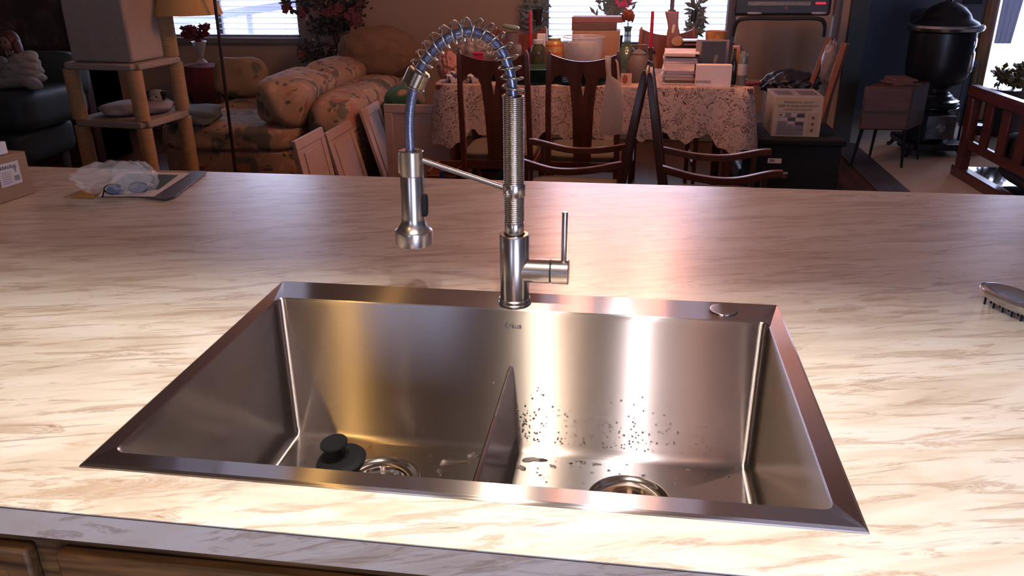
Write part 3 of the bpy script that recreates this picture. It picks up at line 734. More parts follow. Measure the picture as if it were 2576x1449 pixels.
g0, g1 = P(262, 478, z=ZC+.02), P(372, 470, z=ZC+.02)
bm = BM()
for s0, s1 in ((.0, .44), (.56, 1.0)):
    c = g0.lerp(g1, (s0+s1)/2); hw = (g1-g0).length*(s1-s0)/2; ux = (g1-g0).normalized()
    tube(bm, [c+ux*hw*math.cos(2*PI*k/20)+Vector((0, -.003, .013))*math.sin(2*PI*k/20) for k in range(20)], .0014, 6, close=True)
tube(bm, [g0.lerp(g1, .44), g0.lerp(g1, .5)+Vector((0, 0, .004)), g0.lerp(g1, .56)], .0014, 6)
obj('frame', bm, black, gl)
for e in (g0, g1):
    t1 = P(258 if e is g0 else 362, 496 if e is g0 else 482, z=ZC+.010)
    bm = BM(); tube(bm, [e, e.lerp(t1, .6), t1], .0018, 6); obj('temple', bm, black, gl)
bm = BM()
for s in (.22, .78):
    c = g0.lerp(g1, s); lathe(bm, [(0, 0), (.018, 0), (.018, .001), (0, .001)], c, (0, -.9, .25), 20, 1, .6)
obj('lens', bm, mat('blue_tinted_lens', (.12, .15, .26), .1), gl)

# oval brush with a shiny back at the right edge
br = thing('hair_brush', 'silver backed oval brush lying on its dark bristles at the right of the counter', 'brush', P(2560, 760, z=ZC))
bc = P(2473, 716, z=ZC+.024); be = P(2640, 790, z=ZC+.024); ux = (be-bc).normalized(); Lb = .13
uy = Vector((-ux.y, ux.x, 0)); cc = bc+ux*Lb*.5; cc.z = ZC+.026
bm = BM()
n = 40
for z_, k_ in ((.0, .94), (.004, 1.0), (.007, .97), (.010, .80), (.0115, .5)):
    pass
rings = []
for z_, k_ in ((-.012, .80), (-.006, .96), (.0, 1.0), (.003, .97), (.005, .86), (.0052, .82), (.004, .78), (.0035, .4)):
    rings.append([bm.verts.new(cc+ux*(Lb/2*k_*math.copysign(abs(math.cos(2*PI*k/n))**.8, math.cos(2*PI*k/n)))+uy*(.030*k_*math.sin(2*PI*k/n))+Vector((0, 0, z_))) for k in range(n)])
for a, b2 in zip(rings, rings[1:]): bridge(bm, a, b2)
bm.faces.new(rings[-1]); bm.faces.new(rings[0][::-1]); obj('brush_back', bm, mat('brush_silver', (.50, .48, .50), .22, .9, .1), br)
bm = BM()
for i in range(6):
    for j in (-1, 0, 1):
        q = cc+ux*(-.043+.0172*i)+uy*(.013*j); cyl(bm, (q.x, q.y, ZC+.0005), .0018, .018, seg=8)
obj('bristles', bm, black, br)

# ================================================================== DINING GROUP
def chair(arms=False, m=None, hgt=1.0, seatm=None):
    m = m or cherry; H0 = hgt; hw = .178
    lab = 'x'
    root = thing('dining_chair' if not arms else 'dining_armchair', lab, 'chair')
    def lean(z): return -.17*max(0, z-.44)
    for s in (-1, 1):
        bm = BM(); tube(bm, [(s*hw, .0-.03, 0.004), (s*hw, 0, .44), (s*hw*.985, lean(.75), .75), (s*hw*.95, lean(H0-.01), H0-.01), (s*hw*.94, lean(H0), H0+.012)], [.018, .021, .020, .017, .006], 4, up=(1, 1, 0))
        obj('leg', bm, m, root, bevel=.003)
        bm = BM(); tube(bm, [(s*(hw+.02), .40, 0.004), (s*(hw+.02), .40, .43)], [.015, .020], 4, up=(1, 1, 0)); obj('leg', bm, m, root, bevel=.003)
        bm = BM(); box(bm, (s*(hw+.008), .2, .22), (.018, .38, .03)); obj('stretcher', bm, m, root, bevel=.003)
    bm = BM(); bb(bm, -hw, hw, -.012, .012, .39, .44); bb(bm, -hw-.02, hw+.02, .385, .415, .38, .43)
    for s in (-1, 1): box(bm, (s*(hw+.010), .2, .405), (.024, .38, .05))
    obj('seat_frame', bm, cherry_x, root, bevel=.003)
    bm = BM(); rbox(bm, (0, .205, .452), (2*hw+.03, .42, .055), None, 6, 10); obj('seat', bm, seatm or mat('dark_seat_fabric', (.10, .085, .06), .9), root)
    w_ = hw*.95-.010
    bm = BM()
    zb_k = [(0, .43), (.044, .43), (.050, .60), (.054, H0-.28), (.066, H0-.16), (.080, H0-.122), (w_*.72, H0-.103), (w_-.014, H0-.118), (w_, H0-.15)]
    def zlow(x_):
        for (xa_, za_), (xb_2, zb_2) in zip(zb_k, zb_k[1:]):
            if x_ <= xb_2+1e-9: return za_+(zb_2-za_)*(x_-xa_)/(xb_2-xa_)
    def ztop(x_): return H0-.005-.035*(1-(x_/w_)**2)
    xs_ = [0, .004, .009, .013, .02, .03, .044, .047, .050, .052, .054, .058, .062, .066, .072, .080, .095, .11, w_*.72, w_*.82, w_-.014, w_-.006, w_]
    def zz(x_): return max(.43, zlow(x_))
    for s in (-1, 1):
        for xa_, xb_2 in zip(xs_, xs_[1:]):
            def q4(a0, a1, b0_, b1_):
                f = [bm.verts.new((s*xa_, yy_, z_)) for yy_ in (-.006, .006) for z_ in (a0, a1)]+[bm.verts.new((s*xb_2, yy_, z_)) for yy_ in (-.006, .006) for z_ in (b0_, b1_)]
                for ff_ in ((0, 1, 5, 4), (2, 6, 7, 3), (0, 4, 6, 2), (1, 3, 7, 5)): bm.faces.new([f[i_] for i_ in ff_])
            if xb_2 <= .0131:
                w0, w1 = 1-xa_/.013, 1-xb_2/.013; mid_ = H0-.135
                q4(zz(xa_), mid_-.080*w0-.001, zz(xb_2), mid_-.080*w1-.001); q4(mid_+.045*w0, ztop(xa_), mid_+.045*w1, ztop(xb_2))
            else: q4(zz(xa_), ztop(xa_), zz(xb_2), ztop(xb_2))
    bmesh.ops.remove_doubles(bm, verts=bm.verts, dist=.0002)
    for v in bm.verts: v.co.y += lean(v.co.z)
    bmesh.ops.recalc_face_normals(bm, faces=bm.faces)
    obj('splat', bm, m, root, smooth=False)
    if arms:
        for s in (-1, 1):
            pts = catmull([Vector((s*hw, lean(.62), .63)), Vector((s*(hw+.02), .12, .60)), Vector((s*(hw+.03), .26, .595)), Vector((s*(hw+.02), .40, .625)), Vector((s*(hw+.02), .45, .63))], 6)
            bm = BM(); tube(bm, pts, .020, 4, up=(.7, 0, .7)); obj('armrest', bm, cherry_x, root, bevel=.004)
            bm = BM(); tube(bm, [(s*(hw+.02), .38, .43), (s*(hw+.02), .38, .62)], .015, 4, up=(1, 1, 0)); obj('arm_support', bm, m, root, bevel=.003)
    return root
ch = chair()
def midx(u0, u1, v, y): return P((u0+u1)/2, v, y=y).x
yc = 3.42
ch.location = (midx(1158, 1322, 145, yc), yc+.08, 0)
ch['label'] = 'red-brown dining chair seen from behind under the faucet spring'; ch['group'] = 'dining chairs round the lace-covered table'
dup(ch, (midx(1385, 1552, 145, yc), yc+.08, 0), 0, 'red-brown dining chair with a white plastic bag hung on its back')
ya = 4.92
for (u0, u1, lb_) in ((1240, 1376, 'dining chair beyond the table, left of the stacked boxes'), (1617, 1742, 'dining chair beyond the table, behind the lute-shaped ornament')):
    dup(ch, (midx(u0, u1, 70, ya), ya-.09, 0), PI, lb_)
ac = chair(True, m=wood('brown_cherry_wood', (.055, .018, .011), (.12, .042, .026), .28, axis=2), seatm=mat('green_grey_seat_fabric', (.13, .11, .075), .9))
ac['label'] = 'brown armchair turned side-on with a curved arm, facing the sofa'; ac['group'] = 'armchairs between the counter and the table'
p = P(1560, 400, y=2.86); ac.location = (p.x, 2.86, 0); ac.rotation_euler = (0, 0, R(86))
p = P(1680, 400, y=2.80); dup(ac, (p.x, 2.80, 0), R(-92), 'brown armchair turned side-on, facing the black storage bin')

TX0 = P(1092, 213, y=3.97).x; TX1 = P(1898, 224, y=3.97).x; TY0, TY1, TZ = 3.97, 4.80, .76
dt = thing('dining_table', 'rectangular wooden dining table under a lace cloth', 'table', ((TX0+TX1)/2, (TY0+TY1)/2, 0))
bm = BM(); bb(bm, TX0+.005, TX1-.005, TY0+.005, TY1, TZ-.03, TZ-.003); obj('tabletop', bm, cherry_x, dt, bevel=.004)
bm = BM(); frame(bm, TX0+.08, TX1-.08, TY0+.08, TY1-.08, TX0+.1, TX1-.1, TY0+.1, TY1-.1, TZ-.12, TZ-.03); obj('apron', bm, cherry_x, dt, smooth=False)
for sx in (TX0+.1, TX1-.1):
    for sy in (TY0+.1, TY1-.1):
        bm = BM(); cyl(bm, (sx, sy, 0.004), .025, TZ-.035, seg=16, r2=.035); obj('leg', bm, cherry, dt)
# lace cloth: flat top plus a scalloped skirt with soft folds
bm = BM(); per = []; o_ = .006; rr_ = .09
outl = rrect(TX0-o_, TX1+o_, TY0-o_, TY1+o_, rr_, 5)
full = []
for i in range(len(outl)):
    a = Vector((*outl[i], 0)); b2 = Vector((*outl[(i+1) % len(outl)], 0)); n_ = max(1, int((b2-a).length/.022))
    for k in range(n_): full.append(a.lerp(b2, k/n_))
cx_, cy_ = (TX0+TX1)/2, (TY0+TY1)/2; L = 0; tops = [bm.verts.new((q.x, q.y, TZ)) for q in full]
bm.faces.new(tops); prev = tops; D_ = 7; cols = []
for i, q in enumerate(full):
    L += (full[i]-full[i-1]).length if i else 0
    t = (full[(i+1) % len(full)]-full[i-1]).normalized(); nn = Vector((t.y, -t.x, 0))
    corner = max(0, 1-min(math.hypot(q.x-a2, q.y-b3) for a2 in (TX0, TX1) for b3 in (TY0, TY1))/.22)
    drop_ = .245+.10*corner+(.055*abs(math.sin(L*PI/.22)))+.012*math.cos(L*2*PI/.085)
    cols.append((q, nn, drop_, L, corner))
for j in range(1, D_+1):
    row = []
    for q, nn, dp, L, corner in cols:
        f = j/D_; out = (.012+.045*corner+.010*math.sin(L*16)+.006*math.sin(L*37))*f**.8
        p = q+nn*out; row.append(bm.verts.new((p.x, p.y, TZ-dp*f)))
    for k in range(len(row)): bm.faces.new([prev[k], prev[(k+1) % len(row)], row[(k+1) % len(row)], row[k]])
    prev = row
bmesh.ops.recalc_face_normals(bm, faces=bm.faces)
tag(obj('lace_tablecloth', bm, lace_m, ang=80), 'pinkish white lace tablecloth with a scalloped hem over the dining table', 'tablecloth')
TT = TZ+.001
def G(u, wpx, top, y):
    a = P(u-wpx/2, top, y=y); b2 = P(u+wpx/2, top, y=y); return (a.x+b2.x)/2, (b2-a).length/2, (a.z+b2.z)/2-TT
# green plates
pl_m = mat('dark_green_stoneware', (.022, .060, .045), .4, var=.1)
def plate():
    bm = BM(); lathe(bm, [(0, .0015), (.055, .0015), (.058, 0), (.062, .0), (.065, .003), (.095, .010), (.146, .014), (.148, .0155), (.143, .0165), (.092, .0125), (.062, .0055), (0, .0055)], seg=48)
    return obj('dinner_plate', bm, pl_m)
ORD = ['bottom one', 'second from the bottom', 'third from the bottom', 'fourth from the bottom', 'fifth from the bottom', 'sixth from the bottom', 'seventh from the bottom', 'eighth from the bottom', 'ninth from the bottom', 'tenth from the bottom', 'eleventh from the bottom', 'twelfth from the bottom']
pr = plate(); first = True
for nm, u, yy, n_ in (('left', 1228, 4.25, 6), ('middle', 1345, 4.12, 8), ('right', 1464, 4.11, 8)):
    x = P(u, 210, y=yy).x
    for k in range(n_):
        o = pr if first else pr.copy()
        if not first: C.objects.link(o)
        first = False; o.location = (x, yy, TT+k*.0098)
        tag(o, 'dark green plate, '+(ORD[k] if k < n_-1 else 'topmost')+{'left': ' in the stack behind the first chair back', 'middle': ' in the stack between the two chairs', 'right': ' in the stack behind the carrier bag chair'}[nm], 'plate', 'green plates of the %s stack' % nm)
# ginger jars
gj_m, gt, gb = nt('blue_white_china'); gv = mapping(gt, (1, 1, 1)); gn = noise(gt, gv, 38, 2)
gt.links.new(ramp(gt, gn, [(.0, (.02, .02, .05)), (.46, (.03, .03, .07)), (.52, (.62, .58, .58))]), gb.inputs['Base Color']); gb.inputs['Roughness'].default_value = .2
for u, lb_ in ((1136, 'small blue and white china jar at the left end of the table'), (1189, 'small blue and white china jar seen between the first chair posts')):
    x, r, h = G(u, 34, 178, 4.06); t = thing('china_jar', lb_, 'jar', (x, 4.06, TT), 'blue and white china jars')
    bm = BM(); lathe(bm, [(0, 0), (r*.75, 0), (r*.8, .004), (r, h*.35), (r*.98, h*.6), (r*.6, h*.8), (r*.5, h*.84)], (x, 4.06, TT), seg=28); obj('body', bm, gj_m, t)
    bm = BM(); lathe(bm, [(r*.6, h*.82), (r*.62, h*.86), (r*.4, h*.93), (.006, h*.96), (.006, h), (0, h)], (x, 4.06, TT), seg=24); obj('lid', bm, gj_m, t)
def jar(name, label, cat, u, w_, top, y, m, prof=None, group=None, lid=None, extra=None):
    x, r, h = G(u, w_, top, y)
    t = thing(name, label, cat, (x, y, TT), group)
    prof = prof or [(0, 0), (.92, 0), (1, .03), (1, .8), (.85, .9), (.7, .93), (.7, 1.0), (0, 1.0)]
    bm = BM(); lathe(bm, [(a*r, b2*h) for a, b2 in prof], (x, y, TT), seg=32); obj('body', bm, m, t)
    return t, x, r, h
pk = mat('olive_jar_glass', (.055, .055, .028), .12, var=.3, scale=40, coat=.5)
t, x, r, h = jar('pickle_jar', 'dark olive glass jar with a clear shoulder between the two chair backs', 'jar', 1354, 40, 100, 4.32, pk, [(0, 0), (.95, 0), (1, .03), (1, .68), (.9, .8), (.62, .88), (.62, .9), (0, .9)])
bm = BM(); cyl(bm, (x, 4.32, TT+h*.9), r*.66, h*.1, seg=28); obj('lid', bm, mat('pale_lid', (.5, .48, .42), .4), t)
t, x, r, h = jar('spice_jar', 'yellow and orange labelled jar left of the glass bowl', 'jar', 1395, 46, 95, 4.42, mat('amber_jar', (.40, .24, .07), .25, var=.3, scale=20))
for z0_, c in ((.80, (.62, .12, .03)), (.60, (.55, .12, .04))):
    bm = BM(); lathe(bm, [(r*1.01, h*z0_-.002), (r*1.015, h*z0_), (r*1.01, h*z0_+.008)], (x, 4.42, TT), seg=28); obj('label_band', bm, mat('orange_band', c, .5), t)
x, r, h = G(1362, 20, 85, 4.62); bm = BM(); bb(bm, x-r, x+r, 4.6, 4.64, TT, TT+h); tag(obj('white_carton', bm, paper_w, bevel=.002), 'small white carton standing behind the olive jar', 'box')
# glass bowl with a cream bowl inside
x, r, h = G(1468, 106, 92, 4.45)
t = thing('glass_bowl', 'large clear glass bowl beyond the second chair back', 'bowl', (x, 4.45, TT))
bm = BM(); lathe(bm, [(0, 0), (r*.5, 0), (r*.8, h*.25), (r*.98, h*.7), (r, h-.004), (r*1.01, h), (r*.97, h-.002), (r*.94, h*.7), (r*.76, h*.28), (r*.46, .008), (0, .008)], (x, 4.45, TT), seg=48); obj('body', bm, mat('thin_bowl_glass', (.75, .78, .85), .04, alpha=.32, spec=1, var=.02), t)
bm = BM(); tube(bm, [Vector((x+r*math.cos(2*PI*k/40), 4.45+r*math.sin(2*PI*k/40), TT+h)) for k in range(40)], .0025, 6, close=True); obj('rolled_edge', bm, mat('rim_glass', (.72, .76, .82), .08), t)
x2, r2, h2 = G(1466, 74, 106, 4.45)
t2 = tag(None or obj('cream_bowl', (lambda b: (lathe(b, [(0, h*.12), (r2*.55, h*.12), (r2*.85, h2*.6), (r2, h2*.75), (r2, h2), (r2*.94, h2), (r2*.9, h2*.78), (r2*.4, h2*.4), (0, h2*.4)], (x2, 4.45, TT), seg=40), b)[1])(BM()), mat('cream_ceramic', (.66, .52, .42), .3, var=.03)), 'cream ceramic bowl nested inside the clear glass bowl', 'bowl')
# boxes
for nm, u0, u1, v0, v1, c, lb_ in (('tan', 1441, 1560, 75, 150, (.33, .19, .11), 'tan cardboard box at the bottom of the boxes before the right window'), ('brown', 1440, 1552, 56, 75, (.12, .065, .045), 'dark brown box in the middle of the boxes before the right window'), ('red', 1440, 1568, 41, 56, (.22, .10, .09), 'reddish flat box topmost before the right window')):
    a = P(u0, v0, y=4.66); b2 = P(u1, v0, y=4.66); z1_ = (a.z+b2.z)/2; z0_ = TT if nm == 'tan' else (P(u0, v1, y=4.66).z+P(u1, v1, y=4.66).z)/2+.0008
    bm = BM(); bb(bm, a.x, b2.x, 4.60, 4.76, z0_, z1_); tag(obj('storage_box', bm, mat(nm+'_box', c, .6), bevel=.003), lb_, 'box', 'boxes stacked on the table')
# green vase with a rose
vg = mat('green_glass', (.07, .13, .08), .06, var=.1, alpha=.80, spec=.9)
x, r, h = G(1578, 70, 112, 4.25)
t = thing('glass_vase', 'round green glass vase with a tall neck holding a rust rose', 'vase', (x, 4.25, TT))
hn = P(1578, 66, y=4.25).z-TT
bm = BM(); lathe(bm, [(0, 0), (r*.6, 0), (r*.95, h*.25), (r, h*.45), (r*.85, h*.7), (r*.45, h*.9), (r*.25, h), (r*.24, hn*.95), (r*.36, hn), (r*.3, hn), (r*.2, hn*.9)], (x, 4.25, TT), seg=40); obj('body', bm, vg, t)
ro = P(1580, 38, y=4.25); rs_ = thing('silk_rose', 'rust brown silk rose in the green glass vase', 'flower', (ro.x, 4.25, TT+.1))
bm = BM(); tube(bm, [Vector((x, 4.25, TT+.06)), Vector((x, 4.25, hn+TT)), Vector((ro.x, 4.25, ro.z-.03))], .003, 8); obj('stem', bm, mat('stem_green', (.05, .09, .03), .6), rs_)
bm = BM()
for k in range(14):
    a_ = k*2.4; q = Vector((math.cos(a_), math.sin(a_), 0))*(.010+.0016*k); rbox(bm, ro+q+Vector((0, 0, .012-.0022*k)), (.034, .010, .05), (R(12), 0, a_+PI/2), 3, 5)
obj('petals', bm, mat('rust_silk', (.20, .045, .02), .6), rs_)
# candles with holders
cd = mat('red_wax', (.42, .01, .02), .35, var=.05)
for u, lb_ in ((1335, 'red taper candle in a holder left of the stacked boxes'), (1638, 'red taper candle in a dark holder right of the green vase')):
    yk = 4.50; tp = P(u, 28, y=yk); bt = P(u-1, 120, y=yk)
    t = thing('candle_holder', 'holder under the '+lb_.replace('in a holder ', '').replace('in a dark holder ', ''), 'candle holder', (bt.x, yk, TT), 'candle holders')
    hh = bt.z-TT; bm = BM(); lathe(bm, [(0, 0), (.032, 0), (.034, .006), (.012, .02), (.010, hh*.5), (.018, hh*.6), (.010, hh*.75), (.016, hh-.005), (.016, hh), (0, hh)], (bt.x, yk, TT), seg=28); obj('stand', bm, mat('dark_turned_wood', (.07, .03, .018), .3), t)
    t = thing('taper_candle', lb_, 'candle', (bt.x, yk, bt.z), 'red taper candles')
    bm = BM(); cyl(bm, (bt.x, yk, bt.z), .0115, tp.z-bt.z, seg=20, bev=.003, r2=.0095); obj('wax', bm, cd, t)
    bm = BM(); cyl(bm, (bt.x, yk, tp.z), .0012, .014, seg=8); obj('wick', bm, mat('wick', (.35, .3, .28), .8), t)
# grey teapot-like pot
x, r, h = G(1608, 60, 122, 4.18)
t = thing('stoneware_pot', 'grey brown stoneware pot beside the green vase', 'pot', (x, 4.18, TT))
bm = BM(); lathe(bm, [(0, 0), (r*.7, 0), (r, h*.3), (r*.95, h*.6), (r*.6, h*.82), (r*.62, h*.86), (r*.3, h*.93), (.01, h*.96), (0, h)], (x, 4.18, TT), seg=36); obj('body', bm, mat('grey_stoneware', (.16, .12, .10), .5), t)
bm = BM(); tube(bm, [Vector((x-r*.8, 4.18, TT+h*.7)), Vector((x-r*.6, 4.18, TT+h*1.1)), Vector((x+r*.6, 4.18, TT+h*1.1)), Vector((x+r*.8, 4.18, TT+h*.7))], .006, 8); obj('handle', bm, MATS['grey_stoneware'], t)
# card with red print
a = P(1556, 184, y=4.03); b2 = P(1588, 222, y=4.03); bm = BM(); bb(bm, a.x, b2.x, 4.03, 4.033, TT, a.z)
t = tag(obj('greeting_card', bm, mat('cream_card', (.60, .42, .30), .7)), 'small cream card with red print standing at the table edge', 'card')
bm = BM(); rbox(bm, ((a.x+b2.x)/2, 4.0285, (a.z+TT)/2), (.03, .002, .05), None, 2, 5); obj('print', bm, mat('red_print', (.35, .08, .04), .6), t)
# lute-shaped ornament
yk = 4.70; t = thing('lute_ornament', 'brown wooden lute-shaped ornament with a dark neck on the table', 'ornament', (P(1690, 60, y=yk).x, yk, TT))
bm = BM(); L_ = []; Rr = []
for v, l, r_ in ((28, 1672, 1708), (40, 1675, 1707), (58, 1679, 1706), (70, 1680, 1707), (90, 1676, 1712), (110, 1673, 1722), (128, 1674, 1722)):
    L_.append(P(l, v, y=yk)); Rr.append(P(r_, v, y=yk))
L_.append(Vector((L_[-1].x, yk, TT))); Rr.append(Vector((Rr[-1].x, yk, TT)))
prism(bm, [(q.x, q.z) for q in L_]+[(q.x, q.z) for q in Rr[::-1]], yk-.025, yk+.025); lo_ = obj('body', bm, wood('red_varnish', (.14, .035, .015), (.30, .09, .035), .15, axis=2, coat=.6), t, bevel=.006)
a = P(1690, 30, y=yk); bm = BM(); bb(bm, a.x-.024, a.x+.024, yk-.012, yk+.012, a.z-.004, a.z+.014); bb(bm, a.x-.013, a.x+.013, yk-.01, yk+.01, a.z+.01, a.z+.26); obj('neck', bm, mat('dark_neck', (.06, .05, .05), .4), t, bevel=.004)
a = P(1694, 72, y=yk-.026); bm = BM(); rbox(bm, a, (.018, .004, .055), (0, R(8), 0), 3, 6); obj('inlay', bm, mat('pale_inlay', (.62, .55, .36), .3), t)
a = P(1704, 104, y=yk-.07); t = tag(obj('wooden_disc', (lambda b: (lathe(b, [(0, 0), (.036, 0), (.037, .004), (.036, .012), (0, .012)], (a.x, yk-.045, a.z), (0, -1, 0), 32, 1, .8), b)[1])(BM()), mat('tan_disc', (.45, .24, .12), .4)), 'tan round wooden disc leaning on the lute-shaped ornament', 'disc')
# radio-like dark box
a = P(1718, 104, y=4.45); b2 = P(1768, 104, y=4.45); bm = BM(); bb(bm, a.x, b2.x, 4.42, 4.54, TT, a.z); t = tag(obj('black_case', bm, black, bevel=.004), 'black case with a reddish strip behind the paper pile', 'case')
bm = BM(); bb(bm, a.x+.006, b2.x-.004, 4.417, 4.42, a.z-.020, a.z-.010); obj('strip', bm, mat('reddish_strip', (.25, .08, .06), .4), t, smooth=False)
bm = BM(); bb(bm, a.x, b2.x, 4.417, 4.54, a.z+.0005, a.z+.008); obj('top_edge', bm, mat('grey_trim', (.3, .27, .26), .4), t, smooth=False)
# paper pile
rnd = random.Random(11); x0_, x1_ = P(1668, 200, y=4.08).x, P(1752, 200, y=4.08).x; z = TT; ztop = P(1700, 132, y=4.1).z; k = 0
cols_ = [(.62, .50, .45), (.78, .66, .63), (.72, .57, .52), (.12, .09, .08), (.74, .62, .60), (.76, .64, .62), (.62, .47, .37), (.78, .63, .58)]
hts = [.010, .012, .018, .012, .020, .014, .022, .016, .014, .008, .012, .006]
tot = sum(hts); sc_ = (ztop-TT)/tot
for k, hh in enumerate(hts):
    hh *= sc_; dx_ = rnd.uniform(-.010, .012); bm = BM(); box(bm, ((x0_+x1_)/2+dx_, 4.20+rnd.uniform(-.01, .02), z+hh/2), (x1_-x0_+rnd.uniform(-.02, .006), .27, hh-.0012), (0, 0, R(rnd.uniform(-4, 4))))
    bmesh.ops.subdivide_edges(bm, edges=bm.edges, cuts=2)
    o = tag(obj('paper_bundle', bm, mat('paper_bundle_%s' % 'abcdefgh'[(k*3) % 8], cols_[(k*3) % 8], .8, stretch=(1, 1, 60), scale=9, var=.18), bevel=.001, smooth=False), 'bundle of papers in the pile beside the white box, '+(ORD[k] if k < 11 else 'topmost'), 'papers', 'papers piled on the table')
    z += hh
# white printed box
a = P(1753, 164, y=4.0); b2 = P(1843, 164, y=4.0); wx0, wx1 = a.x, b2.x
bm = BM(); bb(bm, wx0, wx1, 4.0, 4.07, TT, (a.z+b2.z)/2); t = tag(obj('white_printed_box', bm, mat('pinkish_white_card', (.84, .70, .67), .7, var=.03), bevel=.0015), 'white box with small dark lettering standing at the right of the table', 'box')
text('lettering', 'KWORKS', .019, mat('dark_brown_ink', (.06, .03, .025), .7), t, Matrix.Translation((wx0+.042, 3.9995, TT+.028)) @ FACE)
# dark picture card and folders behind
a = P(1767, 104, y=4.12); b2 = P(1828, 108, y=4.12); bm = BM(); bb(bm, a.x, b2.x, 4.12, 4.126, TT, a.z); t = tag(obj('picture_card', bm, mat('charcoal_card', (.045, .042, .048), .5)), 'dark picture card with a small pale figure above the white printed box', 'card')
q = P(1800, 150, y=4.118); bm = BM(); rbox(bm, q, (.022, .003, .055), (0, R(10), 0), 2.5, 6); obj('figure_print', bm, mat('grey_green_print', (.16, .15, .11), .6), t)
a = P(1752, 108, y=4.16); b2 = P(1768, 104, y=4.16); c3 = P(1834, 112, y=4.16); bm = BM(); bb(bm, a.x, c3.x, 4.15, 4.165, TT, P(1760, 100, y=4.16).z); tag(obj('grey_folder', bm, mat('mauve_folder', (.30, .22, .22), .7)), 'mauve grey folder standing behind the dark picture card', 'folder')
x, r, h = G(1802, 52, 78, 4.5); bm = BM(); lathe(bm, [(0, 0), (r*.7, 0), (r, h*.85), (r*1.05, h), (r*.98, h), (r*.9, h*.85), (0, h*.7)], (x, 4.5, TT), seg=28); tag(obj('orange_basket', bm, mat('orange_wicker', (.42, .19, .06), .7, var=.4, scale=25)), 'orange wicker basket at the back right of the table', 'basket')
x, r, h = G(1850, 16, 122, 4.12); bm = BM(); lathe(bm, [(0, 0), (r, 0), (r*1.1, .01), (r*1.1, h*.55), (r*.45, h*.75), (r*.4, h), (0, h)], (x, 4.12, TT), seg=24); tag(obj('dark_bottle', bm, mat('bottle_glass', (.02, .018, .016), .1)), 'dark glass bottle right of the white printed box', 'bottle')
q0 = P(1855, 125, y=4.22); bm = BM(); box(bm, (q0.x, 4.22, TT+.10), (.035, .05, .20), (0, R(-4), 0)); tag(obj('snack_packet', bm, mat('orange_packet', (.45, .22, .10), .5, scale=12, var=.4)), 'orange and white packet behind the dark bottle', 'packet')
t, x, r, h = jar('white_label_jar', 'jar with a white label at the right end of the table', 'jar', 1872, 24, 128, 4.10, mat('grey_jar_glass', (.18, .19, .18), .15))
bm = BM(); lathe(bm, [(r*1.02, h*.3), (r*1.03, h*.31), (r*1.03, h*.62), (r*1.02, h*.63)], (x, 4.10, TT), seg=28); obj('label', bm, mat('grey_white_label', (.45, .42, .40), .7), t)
bm = BM(); a = P(1900, 218, y=4.1); rbox(bm, (a.x-.02, 4.12, TT+.012), (.10, .12, .022), (0, 0, .3), 4, 6); tag(obj('folded_napkin', bm, mat('dark_red_cloth', (.14, .02, .02), .9)), 'dark red folded napkin at the right corner of the table', 'napkin')
# left end things
a = P(1128, 160, y=4.25); bm = BM(); crumple(bm, (a.x, 4.25, TT+.065), (.065, .06, .085), 21, .9, 5); tag(obj('pink_bag', bm, mat('peach_pink_bag', (.36, .17, .14), .6, scale=8, var=.3)), 'peach pink bag at the left end of the table', 'bag')
a = P(1195, 120, y=4.4); bm = BM(); crumple(bm, (a.x, 4.40, TT+.115), (.115, .07, .125), 33, .9, 5); tag(obj('produce_bag', bm, mat('grey_plastic', (.27, .24, .21), .25, var=.35, scale=9, alpha=.75)), 'grey see-through plastic bag beyond the first chair back', 'plastic bag')
a = P(1206, 143, y=4.33); bm = BM(); rbox(bm, (a.x, 4.30, TT+.14), (.075, .03, .014), None, 3, 6); bb(bm, a.x-.03, a.x+.03, 4.29, 4.31, TT, TT+.135); tag(obj('pink_packet', bm, mat('hot_pink', (.50, .02, .09), .4)), 'bright pink packet just above the first chair back', 'packet')
x, r, h = G(1288, 34, 82, 4.5); t = thing('glass_tumbler', 'clear glass tumbler with a tilted green lid behind the faucet spring', 'glass', (x, 4.5, TT))
bm = BM(); lathe(bm, [(0, 0), (r*.75, 0), (r, h), (r*.93, h), (r*.7, .006), (0, .006)], (x, 4.5, TT), seg=28); obj('body', bm, mat('smoky_glass', (.22, .18, .17), .08, alpha=.6), t)
a = P(1285, 68, y=4.5); bm = BM(); rbox(bm, a, (.105, .07, .026), (0, R(10), 0), 4, 8); obj('lid', bm, mat('sage_green_plastic', (.16, .20, .13), .4), t)
x, r, h = G(1302, 22, 112, 4.3); bm = BM(); lathe(bm, [(0, 0), (r, 0), (r*.4, h*.2), (r*.3, h*.6), (r*.8, h*.75), (r, h*.88), (r*.7, h), (0, h)], (x, 4.3, TT), seg=24); tag(obj('glass_candlestick', bm, mat('cut_glass', (.32, .28, .25), .06, alpha=.7)), 'cut glass candlestick beside the faucet spring', 'candlestick')
# white carrier bag hung on the second chair
bagm = mat('white_carrier_plastic', (.80, .66, .57), .4, var=.05, alpha=.95, scale=20, stretch=(6, 6, 1)); translucent(bagm, .55, (.95, .82, .72))
yb = yc-.05; cols2 = []
bm = BM(); rows = [(140, 1522, 1538), (165, 1523, 1537), (190, 1526, 1538), (205, 1524, 1560), (225, 1521, 1568), (260, 1516, 1568), (300, 1510, 1567), (336, 1508, 1562)]
for v, l, r_ in rows:
    f = []; n_ = 10
    for sgn in (-1, 1):
        for k in range(n_+1):
            kk = k if sgn < 0 else n_-k; u = l+(r_-l)*kk/n_; th = .008+.022*min(1, max(0, (v-150)/110)); q = P(u, v, y=yb)
            f.append(bm.verts.new((q.x, yb-.01+sgn*th*math.sin(PI*kk/n_)**.6+.004*math.sin(kk*2.6+v*.02), q.z)))
    cols2.append(f)
for a, b2 in zip(cols2, cols2[1:]): bridge(bm, a, b2)
